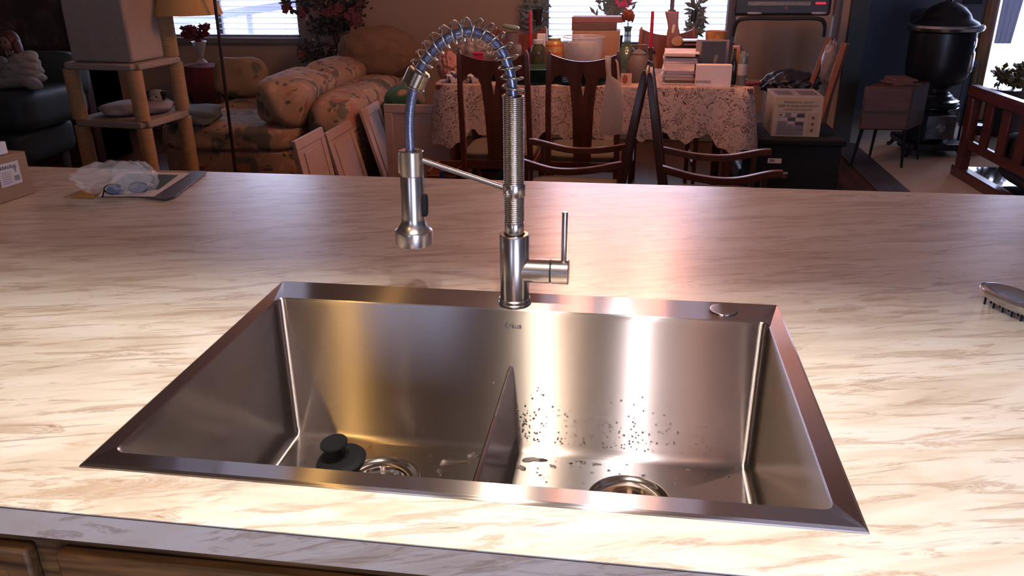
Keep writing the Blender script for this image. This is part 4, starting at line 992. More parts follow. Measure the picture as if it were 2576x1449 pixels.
tube(bm, [P(1558, 208, y=yb), P(1556, 185, y=yb), P(1553, 158, y=yb+.01), P(1549, 150, y=yb+.03)], [.010, .006, .005, .004], 6)
bmesh.ops.recalc_face_normals(bm, faces=bm.faces)
tag(obj('carrier_bag', bm, bagm, ang=80), 'white plastic carrier bag hanging from the back of the second dining chair', 'bag')

# red-brown boxes with toys under the chairs
rb = mat('red_brown_board', (.17, .052, .035), .6)
for nm, u0, u1, lb_ in (('a', 1072, 1146, 'open red-brown box on the floor left of the first dining chair'), ('b', 1186, 1298, 'red-brown box holding toys under the first dining chair')):
    yy = 3.62 if nm == 'b' else 3.50; a = P(u0, 382, y=yy); b2 = P(u1, 382, y=yy); t = thing('toy_box', lb_, 'box', ((a.x+b2.x)/2, yy, 0), 'red-brown boxes by the table')
    z1_ = min(a.z, .365)
    bm = BM(); bb(bm, a.x, b2.x, yy+.26, yy+.27, 0.004, z1_); bb(bm, a.x, a.x+.01, yy, yy+.26, 0.004, z1_); bb(bm, b2.x-.01, b2.x, yy, yy+.26, 0.004, z1_); bb(bm, a.x, b2.x, yy, yy+.26, 0.004, .014)
    bb(bm, a.x, b2.x, yy-.01, yy, 0.004, z1_-.02); obj('walls', bm, rb, t, smooth=False)
a = P(1210, 410, y=3.55); bm = BM(); tube(bm, [Vector((a.x, 3.57, .25)), Vector((a.x-.005, 3.57, .32)), Vector((a.x-.03, 3.56, a.z+.0))], .011, 8); bm.verts.ensure_lookup_table()
tag(obj('yellow_hook', bm, mat('ochre_plastic', (.35, .16, .04), .5)), 'curved ochre handle sticking up in front of the toy box', 'handle')
a = P(1262, 425, y=3.5); bm = BM(); prism(bm, [(a.x-.05, a.z-.06), (a.x+.03, a.z-.06), (a.x+.03, a.z+.035)], 3.52, 3.55); tag(obj('toy_block', bm, mat('green_toy', (.02, .09, .03), .5)), 'dark green wedge toy in front of the toy box', 'toy')
a = P(1113, 440, y=3.45); bm = BM(); cyl(bm, (a.x, 3.45, .004), .016, a.z+.02, seg=16); tag(obj('blue_tube', bm, mat('blue_plastic', (.03, .06, .22), .4)), 'dark blue tube standing in front of the left red-brown box', 'tube')

# ================================================================== SOFA SIDE
so = thing('floral_sofa', 'overstuffed sofa in faded peach and green floral fabric', 'sofa', (-1.8, 5.0, 0))
sx0, sx1, sy0, sy1 = -2.46, -1.52, 4.14, 5.58
bm = BM(); rbox(bm, ((sx0+sx1)/2, (sy0+sy1)/2, .17), (sx1-sx0-.02, sy1-sy0, .32), None, 12, 10); obj('base', bm, sofa_m, so)
for k in range(2):
    bm = BM(); rbox(bm, ((sx0+sx1)/2, sy0-.02+.36+.71*k, .375), (sx1-sx0+.03, .72, .19), None, 5, 14, wob=.02); obj('seat_cushion', bm, sofa_m, so)
bx = sx1-.02
for k in range(2):
    bm = BM(); rbox(bm, (bx-.08, sy0+.40+.72*k, .59), (.34, .80, .31), (0, R(10), 0), 3.8, 14, wob=.04); obj('back_cushion', bm, sofa_m, so)
bm = BM(); rbox(bm, (bx+.22, (sy0+sy1)/2+.06, .32), (.36, sy1-sy0+.02, .62), None, 4.5, 16, wob=.02); obj('backrest', bm, sofa_m, so)
bm = BM(); rbox(bm, ((sx0+sx1)/2-.0, sy1-.10, .43), (.90, .24, .26), None, 4, 12, wob=.03); obj('far_arm', bm, sofa_m, so)
bm = BM(); crumple(bm, (bx+.16, sy1+.03, .76), (.33, .17, .21), 77, .6, 4); tag(obj('brown_throw', bm, mat('brown_throw_cloth', (.20, .115, .065), .95)), 'brown throw heaped on the far end of the sofa back', 'throw')
a = P(600, 240, y=5.15); bm = BM(); rbox(bm, (a.x, 5.22, .615), (.40, .18, .29), (R(-15), 0, 0), 3.5, 10, wob=.05); tag(obj('throw_pillow', bm, floral('olive_floral', (.30, .20, .11), [((.10, .10, .07), .22), ((.30, .12, .08), .2)], 6)), 'olive floral throw pillow at the far end of the sofa seat', 'pillow')
a = P(480, 285, y=4.75); bm = BM(); a = P(480, 288, z=.515); rbox(bm, (a.x+.01, a.y, .515), (.33, .30, .09), (R(4), 0, R(5)), 5, 12, wob=.06); tag(obj('folded_blanket', bm, mat('teal_grey_blanket', (.085, .105, .105), .95, bmp=.3)), 'folded teal grey blanket on the sofa seat beside the cat tree', 'blanket')
# cabinet door panels leaning on the sofa back
def panel(name, label, q0, q1, zt_, x_top, x_bot, grp=True, z_b=.012):
    """door of width q0..q1 along y whose top is at x_top and foot at x_bot"""
    y0_, y1_ = q0, q1; wv = y1_-y0_; th = .019
    zv = Vector((x_top-x_bot, 0, zt_-z_b)); hL = zv.length; zv.normalize(); yv = Vector((0, 1, 0)); nv = yv.cross(zv)   # points to +x
    o_ = Vector((x_bot, y0_, z_b)); t = thing(name, label, 'cabinet door', (x_bot, (y0_+y1_)/2, 0), 'loose cabinet doors' if grp else None)
    def slab(bm, a0, a1, b0_, b1_, t0, t1):
        hexa(bm, [o_+yv*a0+zv*b0_+nv*t0, o_+yv*a1+zv*b0_+nv*t0, o_+yv*a1+zv*b1_+nv*t0, o_+yv*a0+zv*b1_+nv*t0], nv*(t1-t0))
    f = .055
    bm = BM(); slab(bm, 0, wv, 0, hL, 0, th*.7); obj('door_frame', bm, beige_door, t, smooth=False)
    bm = BM(); slab(bm, 0, wv, 0, f, th*.7, th); slab(bm, 0, wv, hL-f, hL, th*.7, th); slab(bm, 0, f, f, hL-f, th*.7, th); slab(bm, wv-f, wv, f, hL-f, th*.7, th); obj('rails', bm, beige_door, t, bevel=.004)
    if wv > .2:
        bm = BM(); slab(bm, f+.028, wv-f-.028, f+.028, hL-f-.028, th*.7, th*1.05); obj('raised_panel', bm, beige_door, t, bevel=.006)
    return t
panel('cabinet_door', 'nearest beige panelled cabinet door, leftmost of the three leaning beside the sofa', 3.39, 3.80, .534, -1.20, -1.11)
panel('cabinet_door', 'middle beige panelled cabinet door of the three leaning beside the sofa', 3.83, 4.27, .490, -1.195, -1.08)
panel('cabinet_door', 'narrow beige cabinet door leaning most, nearest the lace-covered table', 4.30, 4.67, .545, -1.13, -.98)
a = P(965, 262, y=4.06); b2 = P(1130, 262, y=4.06)
t = thing('wide_cabinet_door', 'wide upright beige cabinet door tucked under the left end of the lace tablecloth', 'cabinet door', ((a.x+b2.x)/2, 4.06, 0), 'loose cabinet doors')
bm = BM(); bb(bm, a.x, b2.x, 4.06, 4.074, .004, a.z); obj('door_frame', bm, beige_door, t, smooth=False)
bm = BM(); f = .05
for q in ((a.x, b2.x, .004, f), (a.x, b2.x, a.z-f, a.z), (a.x, a.x+f, f, a.z-f), (b2.x-f, b2.x, f, a.z-f)): bb(bm, q[0], q[1], 4.054, 4.0605, q[2], q[3])
obj('rails', bm, beige_door, t, bevel=.003)
a = P(1018, 238, y=4.5); bm = BM(); rbox(bm, (a.x, 4.5, a.z-.02), (.26, .24, .17), (0, R(-14), .3), 3, 10, wob=.04); tag(obj('green_cushion', bm, floral('green_peach_floral', (.04, .13, .06), [((.34, .20, .14), .25), ((.03, .09, .06), .2)], 5)), 'green and peach cushion heaped behind the upright cabinet door', 'cushion')
a = P(960, 300, y=4.45); bm = BM(); rbox(bm, (a.x-.01, 4.82, .28), (.22, .22, .52), None, 4, 10, wob=.03); tag(obj('dark_ottoman', bm, mat('dark_teal_fabric', (.05, .075, .07), .9)), 'dark teal padded stool under the green cushion', 'stool')

def leaf(bm, c, L_, w_, n_, up):
    n_ = n_.normalized(); s = n_.cross(up).normalized()
    p0, p1, p2, p3, pm = c, c+n_*L_*.5+s*w_, c+n_*L_, c+n_*L_*.5-s*w_, c+n_*L_*.45+up*w_*.35
    v = [bm.verts.new(q) for q in (p0, p1, p2, p3, pm)]
    for i in range(4): bm.faces.new([v[i], v[(i+1) % 4], v[4]])
# floor lamp
lp = P(590, 430, y=3.72); ltp = P(540, 0, y=3.72)
t = thing('floor_lamp', 'dark bronze floor lamp with an ochre shade hung to the left of its pole', 'lamp', (lp.x, 3.72, 0))
bz_ = mat('dark_bronze', (.035, .018, .012), .35, .6)
bm = BM(); lathe(bm, [(0, 0.004), (.13, .004), (.13, .012), (.05, .025), (.012, .05), (0, .05)], (lp.x, 3.72, 0), seg=36); obj('base', bm, bz_, t)
bm = BM(); tube(bm, [(lp.x, 3.72, .04), (ltp.x, 3.72, ltp.z), (ltp.x-.005, 3.72, 1.62)], .009, 12); obj('pole', bm, bz_, t)
sc = P(470, 38, y=3.80); r_ = (P(552, 34, y=3.8).x-P(396, 40, y=3.8).x)/2; sc.x = (P(552, 34, y=3.8).x+P(396, 40, y=3.8).x)/2
bm = BM(); tube(bm, [(ltp.x-.005, 3.72, 1.60), (ltp.x-.02, 3.73, 1.68), (sc.x+.05, 3.79, 1.70), (sc.x, 3.80, 1.66), (sc.x, 3.80, 1.50)], .007, 10); obj('arm', bm, bz_, t)
bm = BM(); lathe(bm, [(r_, 0), (r_*.55, .24), (r_*.53, .24), (r_*.98, .002), (r_, 0)], (sc.x, 3.80, sc.z+.004), seg=48); obj('lamp_shade', bm, mat('ochre_shade', (.50, .29, .10), .8, var=.05), t)
# side table with red cloth, vase of roses
yk = 5.80; a = P(470, 160, y=yk); b2 = P(597, 160, y=yk); tx, tr = (a.x+b2.x)/2, (b2.x-a.x)/2; tz = a.z
t = thing('side_table', 'small round side table between the cat tree and the sofa', 'table', (tx, yk, 0))
bm = BM(); cyl(bm, (tx, yk, tz-.03), tr*.96, .025, seg=36); obj('tabletop', bm, cherry_x, t)
bm = BM(); cyl(bm, (tx, yk, .004), .03, tz-.034, seg=16); cyl(bm, (tx, yk, .004), .18, .02, seg=24); obj('pedestal', bm, cherry, t)
bm = BM(); prev = None; n_ = 60
for j in range(7):
    f = j/6; row = []
    for k in range(n_):
        q = 2*PI*k/n_; rr2 = tr*(1.0+.10*f*math.sin(5*q)+.05*f*math.sin(13*q)+.04*f); row.append(bm.verts.new((tx+rr2*math.cos(q), yk+rr2*math.sin(q), tz-.003-f*(.26+.10*math.cos(4*q)))))
    if prev: bridge(bm, row, prev)
    else: bm.faces.new(row)
    prev = row
tag(obj('red_tablecloth', bm, mat('dark_red_cloth', (.14, .02, .02), .9), ang=80), 'dark red cloth hanging in folds over the small side table', 'tablecloth')
vx = P(507, 150, y=yk); t = thing('flower_vase', 'flared clear glass vase standing on the red side table', 'vase', (vx.x, yk, tz))
hv_ = P(507, 104, y=yk).z-tz; bm = BM(); lathe(bm, [(0, 0), (.045, 0), (.05, .01), (.018, .04), (.022, hv_*.4), (.055, hv_*.95), (.06, hv_), (.054, hv_), (.018, hv_*.4), (0, hv_*.3)], (vx.x, yk, tz), seg=30); obj('body', bm, mat('vase_glass', (.40, .36, .33), .08, alpha=.55), t)
rm = mat('dark_red_petals', (.12, .010, .012), .6); gm = mat('dark_leaf_green', (.020, .030, .015), .6)
for k, (u, v) in enumerate(((478, 72), (512, 72), (497, 92), (468, 86))):
    c = P(u, v, y=yk); t = thing('red_rose', ['dark red rose at the upper left of the glass vase', 'dark red rose at the right of the glass vase', 'dark red rose lowest over the rim of the glass vase', 'dark red rose at the far left of the glass vase'][k], 'flower', (c.x, yk, c.z-.1), 'roses in the side table vase')
    bm = BM(); rn = random.Random(60+k)
    for j in range(46): leaf(bm, c+Vector((rn.gauss(0, .016), rn.gauss(0, .014), rn.gauss(0, .014))), rn.uniform(.035, .055), .022, Vector((rn.gauss(0, 1), rn.gauss(0, 1), rn.gauss(0, .8))), Vector((0, -.6, .8)))
    obj('petals', bm, rm, t)
    bm = BM(); tube(bm, [c, c.lerp(Vector((vx.x, yk, tz+hv_)), .8), Vector((vx.x+.006*k, yk, tz+.06))], .003, 6); obj('stem', bm, gm, t)
# silk flower tree
rn = random.Random(5)
yt = 5.97; t = thing('silk_flower_tree', 'dark silk flower tree with red blossoms behind the sofa', 'tree', (P(865, 180, y=yt).x, yt, 0))
tr_ = [P(868, 175, y=yt), P(858, 130, y=yt), P(843, 90, y=yt), P(838, 50, y=yt), P(842, 0, y=yt)]
bm = BM(); tube(bm, [Vector((tr_[0].x+.02, yt, .25))]+tr_+[tr_[-1]+Vector((.03, 0, .25))], [.03, .028, .026, .022, .018, .014, .01], 10); obj('trunk', bm, mat('dark_trunk', (.035, .018, .02), .8), t)
bm = BM(); cyl(bm, (tr_[0].x+.02, yt, .004), .10, .26, seg=28, r2=.13); obj('pot', bm, mat('dark_pot', (.05, .03, .02), .5), t)
bm = BM(); fl = BM()
cl = [(842, 62, 42, 90), (870, 40, 45, 80), (800, 68, 22, 30), (890, 20, 30, 45), (780, 128, 30, 40), (820, 140, 45, 75), (850, 160, 30, 40), (872, 148, 22, 30), (765, 130, 16, 14), (835, 12, 40, 60), (775, 8, 35, 45), (722, 8, 16, 18), (900, 5, 20, 22), (760, 30, 14, 14), (835, 170, 20, 20)]
for u, v, rp, n_ in cl:
    for k in range(n_):
        q = P(u+rn.gauss(0, rp*.5), v+rn.gauss(0, rp*.38), y=yt+rn.gauss(0, .06))
        leaf(bm, q, rn.uniform(.05, .08), rn.uniform(.014, .022), Vector((rn.gauss(0, 1), rn.gauss(0, 1), rn.gauss(0, 1))), Vector((0, -.7, .7)))
for u, v, rp, n_ in ((835, 25, 14, 10), (885, 45, 22, 14), (900, 52, 10, 7), (860, 30, 14, 8), (758, 135, 8, 6), (885, 140, 10, 6), (723, 20, 7, 6), (895, 25, 10, 6), (765, 30, 8, 4), (903, 8, 5, 3)):
    for k in range(n_):
        q = P(u+rn.gauss(0, rp*.5), v+rn.gauss(0, rp*.5), y=yt-.08+rn.gauss(0, .03))
        for j in range(5): leaf(fl, q, .032, .013, Vector((math.cos(j*1.257), -.3, math.sin(j*1.257))), Vector((0, -1, 0)))
for (u, v), (u2, v2) in (((868, 175), (780, 130)), ((843, 90), (880, 60)), ((845, 80), (800, 65)), ((866, 165), (885, 145)), ((842, 30), (780, 10)), ((780, 12), (724, 6)), ((842, 20), (895, 8))):
    tube(bm, [P(u, v, y=yt), P((u+u2)/2, (v+v2)/2-4, y=yt), P(u2, v2, y=yt)], .006, 6)
obj('foliage', bm, mat('dark_foliage', (.028, .022, .018), .7), t, smooth=False); obj('blossoms', fl, mat('dusty_red_silk', (.17, .045, .045), .8), t, smooth=False)
# cat tree
N_ = P(340, 163, z=.93); L_ = P(147, 158, z=.93); Rg = P(462, 140, z=.93); K_ = L_+Rg-N_; cen = (L_+Rg)/2
t = thing('cat_tree', 'beige carpeted cat tree with sisal posts at the left by the lamp', 'cat tree', (cen.x, cen.y, 0))
def inset(f): return [cen+(q-cen)*f for q in (L_, N_, Rg, K_)]
def plat(name, z, th, f, m): 
    bm = BM(); q = inset(f); quadprism(bm, q, z-th, z); bmesh.ops.bevel(bm, geom=[e for e in bm.edges if abs((e.verts[0].co-e.verts[1].co).z) > .5*th], offset=.03, segments=4, affect='EDGES'); return obj(name, bm, m, t, bevel=.01)
plat('upper_shelf', .93, .035, 1, plush_b)
zl = P(300, 303, y=cen.y-.2).z
plat('lower_shelf', zl, .04, 1.0, plush_b); plat('base', .05, .046, 1.05, plush_b)
for f_, nm in (((L_, .84), 1), ((N_, .80), 1), ((Rg, .84), 2)):
    q, k = f_; q = cen+(q-cen)*k
    z0_ = .05
    for za, zb_ in ((.05, zl-.04), (zl, .895)):
        bm = BM(); cyl(bm, (q.x, q.y, za), .040, zb_-za, seg=24); obj('sisal_post', bm, sisal, t)
q = cen+(Rg-cen)*.84+Vector((-.03, .02, 0)); bm = BM(); cyl(bm, (q.x, q.y, .931), .043, .55, seg=24); obj('sisal_post', bm, sisal, t)
bm = BM(); qq = [q2.lerp(K_+(L_-K_)*.15, .0) for q2 in inset(.80)]; quadprism(bm, [cen+(x_-cen)*1.0 for x_ in qq][:2]+[qq[2].lerp(qq[1], .18), qq[3].lerp(qq[0], .18)], .932, 1.45); obj('cat_box', bm, plush_b, t, bevel=.015)
bm = BM(); rbox(bm, (cen.x+.02, cen.y+.02, zl+.035), (.40, .30, .07), (0, 0, R(30)), 2.6, 10, wob=.08); tag(obj('grey_blanket', bm, mat('pale_grey_fleece', (.27, .245, .25), .95)), 'pale grey blanket lying on the lower shelf of the cat tree', 'blanket')
# small black and white toy animal
ty_ = cen.y+.12; c = P(400, 240, y=ty_); t = thing('toy_animal', 'small white toy animal with black ears on the back of the cat tree shelf', 'toy', (c.x, ty_, zl))
wp = mat('white_plush', (.26, .24, .23), .95); hz2 = c.z-zl
bm = BM(); rbox(bm, (c.x, ty_+.01, zl+hz2*.40), (.115, .11, hz2*.8), None, 2.5, 10); rbox(bm, (c.x, ty_-.02, zl+hz2*.95), (.095, .09, .08), None, 2.3, 10); rbox(bm, (c.x, ty_-.065, zl+hz2*.88), (.045, .04, .035), None, 2.3, 8); obj('body', bm, wp, t)
for s in (-1, 1):
    bm = BM(); rbox(bm, (c.x+.042*s, ty_-.03, zl+hz2*1.05), (.036, .03, .055), (0, R(22*s), 0), 2.5, 6); obj('ear', bm, black, t)
    bm = BM(); ball(bm, (c.x+.02*s, ty_-.064, zl+hz2*1.0), .006, 8); obj('eye', bm, black, t)
# dark green armchair with a doll
gf = mat('dark_green_leatherette', (.018, .032, .034), .55, var=.15, scale=12)
ye = 3.95; gx0 = P(0, 250, y=ye).x-.35; gx1 = P(150, 250, y=ye+.3).x
t = thing('green_armchair', 'dark green upholstered armchair in the far left corner of the photo', 'armchair', ((gx0+gx1)/2, ye, 0))
zt2 = P(100, 235, y=ye).z
bm = BM(); rbox(bm, ((gx0+gx1)/2, ye+.30, zt2-.13), (gx1-gx0, .7, .26), (0, R(-2), 0), 6, 12); obj('seat', bm, gf, t)
bm = BM(); rbox(bm, ((gx0+gx1)/2+.0, ye+.60, zt2+.03), (gx1-gx0-.02, .22, .32), (R(-8), 0, 0), 5, 12); obj('backrest', bm, gf, t)
bm = BM(); rbox(bm, ((gx0+gx1)/2-.05, ye+.30, zt2-.36), (gx1-gx0-.15, .6, .24), None, 6, 10); obj('base', bm, gf, t)
for q in (gx0+.12, gx1-.22):
    for yy in (ye+.08, ye+.52): 
        bm = BM(); cyl(bm, (q, yy, .004), .025, zt2-.42, seg=14, r2=.035); obj('leg', bm, mat('blue_grey_leg', (.05, .06, .08), .5), t)
dc = P(48, 220, y=ye+.15); dz_ = zt2
t = thing('porcelain_doll', 'doll with dark red hair and a ruffled cream dress sitting on the green armchair', 'doll', (dc.x, ye+.15, dz_))
hd_ = P(20, 142, y=ye+.2); cx2 = dc.x-.02
bm = BM()
for k in range(4): rbox(bm, (cx2+.02*k, ye+.20, dz_+.05+.045*k), (.30-.045*k, .24-.03*k, .09), (0, R(-8), .2*k), 2.6, 12, wob=.07)
rbox(bm, (cx2+.12, ye+.13, dz_+.05), (.16, .10, .07), (0, R(25), 0), 2.5, 8, wob=.06); rbox(bm, (cx2+.10, ye+.18, dz_+.15), (.11, .07, .075), (0, R(45), 0), 2.5, 8, wob=.06); rbox(bm, (cx2-.10, ye+.18, dz_+.15), (.11, .07, .075), (0, R(-45), 0), 2.5, 8, wob=.06)
obj('dress', bm, mat('cream_ruffle', (.26, .23, .20), .95, bmp=.4, scale=25), t)
hq = Vector((cx2-.0, ye+.17, dz_+.285))
bm = BM(); rbox(bm, hq, (.085, .09, .105), None, 2.2, 12); cyl(bm, hq-Vector((0, 0, .07)), .018, .03, seg=12); ball(bm, hq+Vector((0, -.047, -.008)), .007, 8); obj('head', bm, mat('doll_skin', (.24, .12, .09), .5), t)
for s in (-1, 1):
    bm = BM(); ball(bm, hq+Vector((s*.018, -.041, .008)), .006, 8); obj('eye', bm, black, t)
bm = BM(); rbox(bm, hq+Vector((0, -.040, -.028)), (.018, .006, .006), None, 3, 4); obj('mouth', bm, mat('doll_lips', (.3, .03, .03), .5), t)
bm = BM(); rbox(bm, hq+Vector((0, .018, .016)), (.115, .10, .115), None, 2.4, 12, wob=.06); rbox(bm, hq+Vector((-.05, .01, -.03)), (.04, .07, .11), None, 2.4, 8, wob=.1); rbox(bm, hq+Vector((.05, .01, -.03)), (.04, .07, .11), None, 2.4, 8, wob=.1); obj('hair', bm, mat('dark_red_hair', (.07, .018, .014), .6), t)
# dark framed painting behind the armchair
yp = 4.85; a = P(-60, 150, y=yp); b2 = P(206, 146, y=yp); t = thing('framed_painting', 'large dark framed painting standing behind the green armchair', 'painting', ((a.x+b2.x)/2, yp, 0))
zp0 = b2.z
bm = BM(); frame_w = .09
bb(bm, a.x, a.x+frame_w, yp, yp+.04, zp0, 1.75); bb(bm, b2.x-frame_w, b2.x, yp, yp+.04, zp0, 1.75); bb(bm, a.x, b2.x, yp, yp+.04, zp0, zp0+frame_w); bb(bm, a.x, b2.x, yp, yp+.04, 1.66, 1.75)
obj('frame', bm, mat('dark_frame', (.030, .018, .016), .4), t, bevel=.006)
pm, pt, pb = nt('dark_canvas'); pv = mapping(pt, (1, 1, .8)); pt.links.new(ramp(pt, noise(pt, pv, 5.5, 5, .6, .8), [(.3, (.018, .013, .014)), (.5, (.035, .024, .022)), (.60, (.06, .048, .045)), (.68, (.13, .115, .11))]), pb.inputs['Base Color'])
bm = BM(); bb(bm, a.x+.08, b2.x-.08, yp+.01, yp+.03, zp0+.08, 1.67); obj('canvas', bm, pm, t, smooth=False)
bm = BM(); bb(bm, a.x, b2.x+.0, yp+.045, yp+.40, .004, zp0-.002); bb(bm, a.x, b2.x, yp-.02, yp+.40, .004, zp0-.004); tag(obj('dark_chest', bm, mat('dark_chest_wood', (.035, .02, .016), .5), bevel=.008), 'dark low chest under the large framed painting', 'chest')

# ================================================================== RIGHT SIDE
# treadmill
yt = 5.35; a = P(1832, 0, y=yt); b2 = P(2133, 0, y=yt)
t = thing('treadmill', 'black and grey treadmill with a lit console against the back wall', 'treadmill', ((a.x+b2.x)/2, yt, 0))
z40 = P(1960, 40, y=yt).z; ct_m = mat('charcoal_plastic', (.022, .022, .026), .45)
bm = BM(); bb(bm, a.x+.04, b2.x-.10, yt, yt+.10, z40, z40+.24); con = obj('console', bm, ct_m, t, bevel=.02)
bm = BM(); q0 = P(1882, 9, y=yt-.004); q1 = P(2040, 5, y=yt-.004); bb(bm, q0.x, q1.x, yt-.005, yt, q0.z-.012, q0.z+.012); obj('display_panel', bm, mat('grey_print', (.20, .20, .19), .5, scale=50, var=.4), con, smooth=False)
bm = BM(); q0 = P(2052, 5, y=yt); q1 = P(2077, 11, y=yt); bb(bm, q0.x, q1.x, yt-.006, yt, q1.z, q0.z); obj('red_readout', bm, mat('red_led', (.3, .01, .02), .4, emit=(1, .03, .06), estr=.55), con, smooth=False)
bm = BM(); q0 = P(1978, 20, y=yt); cyl(bm, (q0.x, yt, q0.z), .010, .006, (0, -1, 0), 16); obj('stop_button', bm, mat('red_button', (.25, .05, .04), .5), con)
for u in (1898, 2060):
    q0 = P(u, 33, y=yt); bm = BM(); rbox(bm, (q0.x, yt-.002, q0.z), (.10, .010, .018), None, 3, 6); obj('speaker_slot', bm, mat('silver_grey', (.30, .27, .27), .4, .3), con)
zr = P(1960, 42, y=yt-.25).z
for s, ux_ in ((0, a.x+.03), (1, b2.x-.05)):
    bm = BM(); tube(bm, [(ux_, yt+.15, .15), (ux_, yt+.10, .60), (ux_, yt+.03, 1.0), (ux_, yt+.02, 1.35)], .032, 8); obj('upright', bm, mat('grey_upright', (.09, .09, .10), .5), t)
bm = BM(); hx0, hx1, hz_ = a.x+.055, b2.x-.12, z40-.015
tube(bm, catmull([Vector((hx0, yt+.03, hz_-.12)), Vector((hx0+.015, yt+.0, hz_-.03)), Vector((hx0+.08, yt-.02, hz_)), Vector(((hx0+hx1)/2, yt-.02, hz_)), Vector((hx1-.08, yt-.02, hz_)), Vector((hx1-.015, yt+.0, hz_-.03)), Vector((hx1, yt+.03, hz_-.12))], 6), .014, 8); obj('handrail', bm, ct_m, t)
bm = BM(); bb(bm, a.x+.08, b2.x-.08, yt-.78, yt+.35, .05, .17); obj('deck', bm, ct_m, t, bevel=.02)
bm = BM(); bb(bm, a.x+.14, b2.x-.14, yt-.76, yt+.15, .17, .174); obj('belt', bm, rubber, t, smooth=False)
bm = BM(); bb(bm, a.x+.05, b2.x-.05, yt+.05, yt+.37, .10, .34); obj('motor_cover', bm, mat('grey_upright', (.09, .09, .10), .5), t, bevel=.03)
# black bin liner heap
c = P(1990, 196, y=4.95); bm = BM(); crumple(bm, (c.x, 4.95, c.z-.035), (.19, .14, .085), 41, .75, 5); bbz = c.z-.12
tag(obj('black_bin_bag', bm, mat('bin_bag', (.012, .013, .018), .4), ang=80), 'black bin bag lying over the things in front of the treadmill', 'bag')
bm = BM(); bb(bm, c.x-.15, c.x+.15, 4.85, 5.05, .176, c.z-.10); tag(obj('brown_crate', bm, mat('brown_crate_board', (.13, .07, .045), .7), bevel=.004), 'brown crate under the black bin bag', 'crate')
# black storage bin
yb2 = 4.02; a = P(1893, 352, y=yb2); b2 = P(2132, 352, y=yb2); zt3 = (a.z+b2.z)/2
t = thing('storage_bin', 'black storage bin with small white labels on the floor beside the table', 'bin', ((a.x+b2.x)/2, yb2+.2, 0))
bm = BM(); quadprism(bm, [Vector((a.x+.02, yb2+.01, 0)), Vector((b2.x-.02, yb2+.01, 0)), Vector((b2.x-.02, yb2+.50, 0)), Vector((a.x+.02, yb2+.50, 0))], .004, zt3-.03); obj('body', bm, black, t, bevel=.01)
bm = BM(); bb(bm, a.x, b2.x, yb2, yb2+.52, zt3-.035, zt3); obj('lid', bm, mat('matt_black', (.011, .011, .012), .8, spec=.2), t, bevel=.008)
def decal(name, u0, v0, u1, v1, y, m, par):
    q0 = P(u0, v0, y=y); q1 = P(u1, v1, y=y); bm = BM(); bb(bm, q0.x, q1.x, y-.0012, y, q1.z, q0.z); return obj(name, bm, m, par, smooth=False)
fyb = yb2+.0095
d_ = decal('label', 1932, 398, 1965, 411, fyb, paper, t); decal('label_print', 1936, 401, 1948, 407, fyb-.0012, ink_g, d_)
d_ = decal('label', 1961, 432, 1981, 439, fyb, mat('dull_label', (.35, .30, .32), .7), t)
decal('label', 1961, 441, 1979, 449, fyb, mat('purple_grey_label', (.07, .05, .06), .7), t)
bm = BM(); q = P(2140, 452, y=4.3); rbox(bm, (q.x+.01, 4.45, .035), (.14, .26, .06), (0, 0, .3), 3, 8); tag(obj('dark_shoe', bm, mat('dark_maroon', (.03, .012, .02), .6)), 'dark shoe-like lump on the floor beside the black storage bin', 'shoe')
# printed white carton on the bin
yk = 4.10; a = P(1932, 352, y=yk); b2 = P(2052, 352, y=yk); zt4 = P(1990, 243, y=yk).z; x0_, x1_ = a.x+.012, b2.x+.016
t = thing('printed_carton', 'cream carton with a printed panel and gold lettering standing on the black storage bin', 'box', ((x0_+x1_)/2, yk, zt3))
bm = BM(); bb(bm, x0_, x1_, yk, yk+.30, zt3+.001, zt4); obj('carton', bm, mat('cream_printed_card', (.44, .36, .26), .7, var=.03), t, bevel=.002)
bm = BM(); bb(bm, x0_+.001, x1_-.001, yk+.002, yk+.298, zt4, zt4+.0015); top_ = obj('grey_top', bm, mat('grey_card_top', (.20, .175, .185), .6), t, smooth=False)
w4 = x1_-x0_; h4 = zt4-zt3
for fx0, fx1 in ((.08, .42), (.55, .92)):
    bm = BM(); bb(bm, x0_+w4*fx0, x0_+w4*fx1, yk+.05, yk+.21, zt4+.0015, zt4+.0022); obj('dark_print', bm, mat('brown_print', (.07, .05, .05), .6), top_, smooth=False)
gold = mat('dull_gold_ink', (.16, .10, .035), .6)
for s_, sz, zz in (('PROFESSIONAL QUALITY', .0145, .86), ('DEEP TUNNEL IMMIGRANT', .0185, .77), ('COMMEMORATIVE BOX SET', .0125, .68)):
    text('gold_lettering', s_, sz, gold, t, Matrix.Translation((x0_+w4*.5, yk-.0006, zt3+h4*zz)) @ FACE)
def pan(name, f0, f1, g0_, g1_, m, off, par):
    bm = BM(); bb(bm, x0_+w4*f0, x0_+w4*f1, yk-off-.0008, yk-off, zt3+h4*g0_, zt3+h4*g1_); return obj(name, bm, m, par, smooth=False)
pn = pan('printed_panel', .10, .66, .06, .62, mat('panel_grey', (.30, .27, .28), .7), 0, t)
dk = mat('panel_dark', (.06, .05, .06), .7); lt = mat('panel_light', (.42, .38, .38), .7); md = mat('panel_mid', (.17, .15, .16), .7)
cells = [(.11, .25, .50, .60, lt), (.25, .37, .50, .60, md), (.37, .49, .50, .60, lt), (.49, .65, .49, .58, dk), (.11, .31, .40, .48, lt), (.31, .47, .40, .48, dk), (.47, .65, .40, .48, lt), (.11, .30, .20, .38, md), (.32, .46, .32, .39, lt), (.47, .64, .29, .38, dk), (.32, .44, .20, .30, md), (.47, .64, .19, .27, md), (.10, .66, .175, .185, dk), (.12, .64, .075, .165, md), (.10, .66, .055, .065, dk), (.13, .19, .535, .555, dk)]
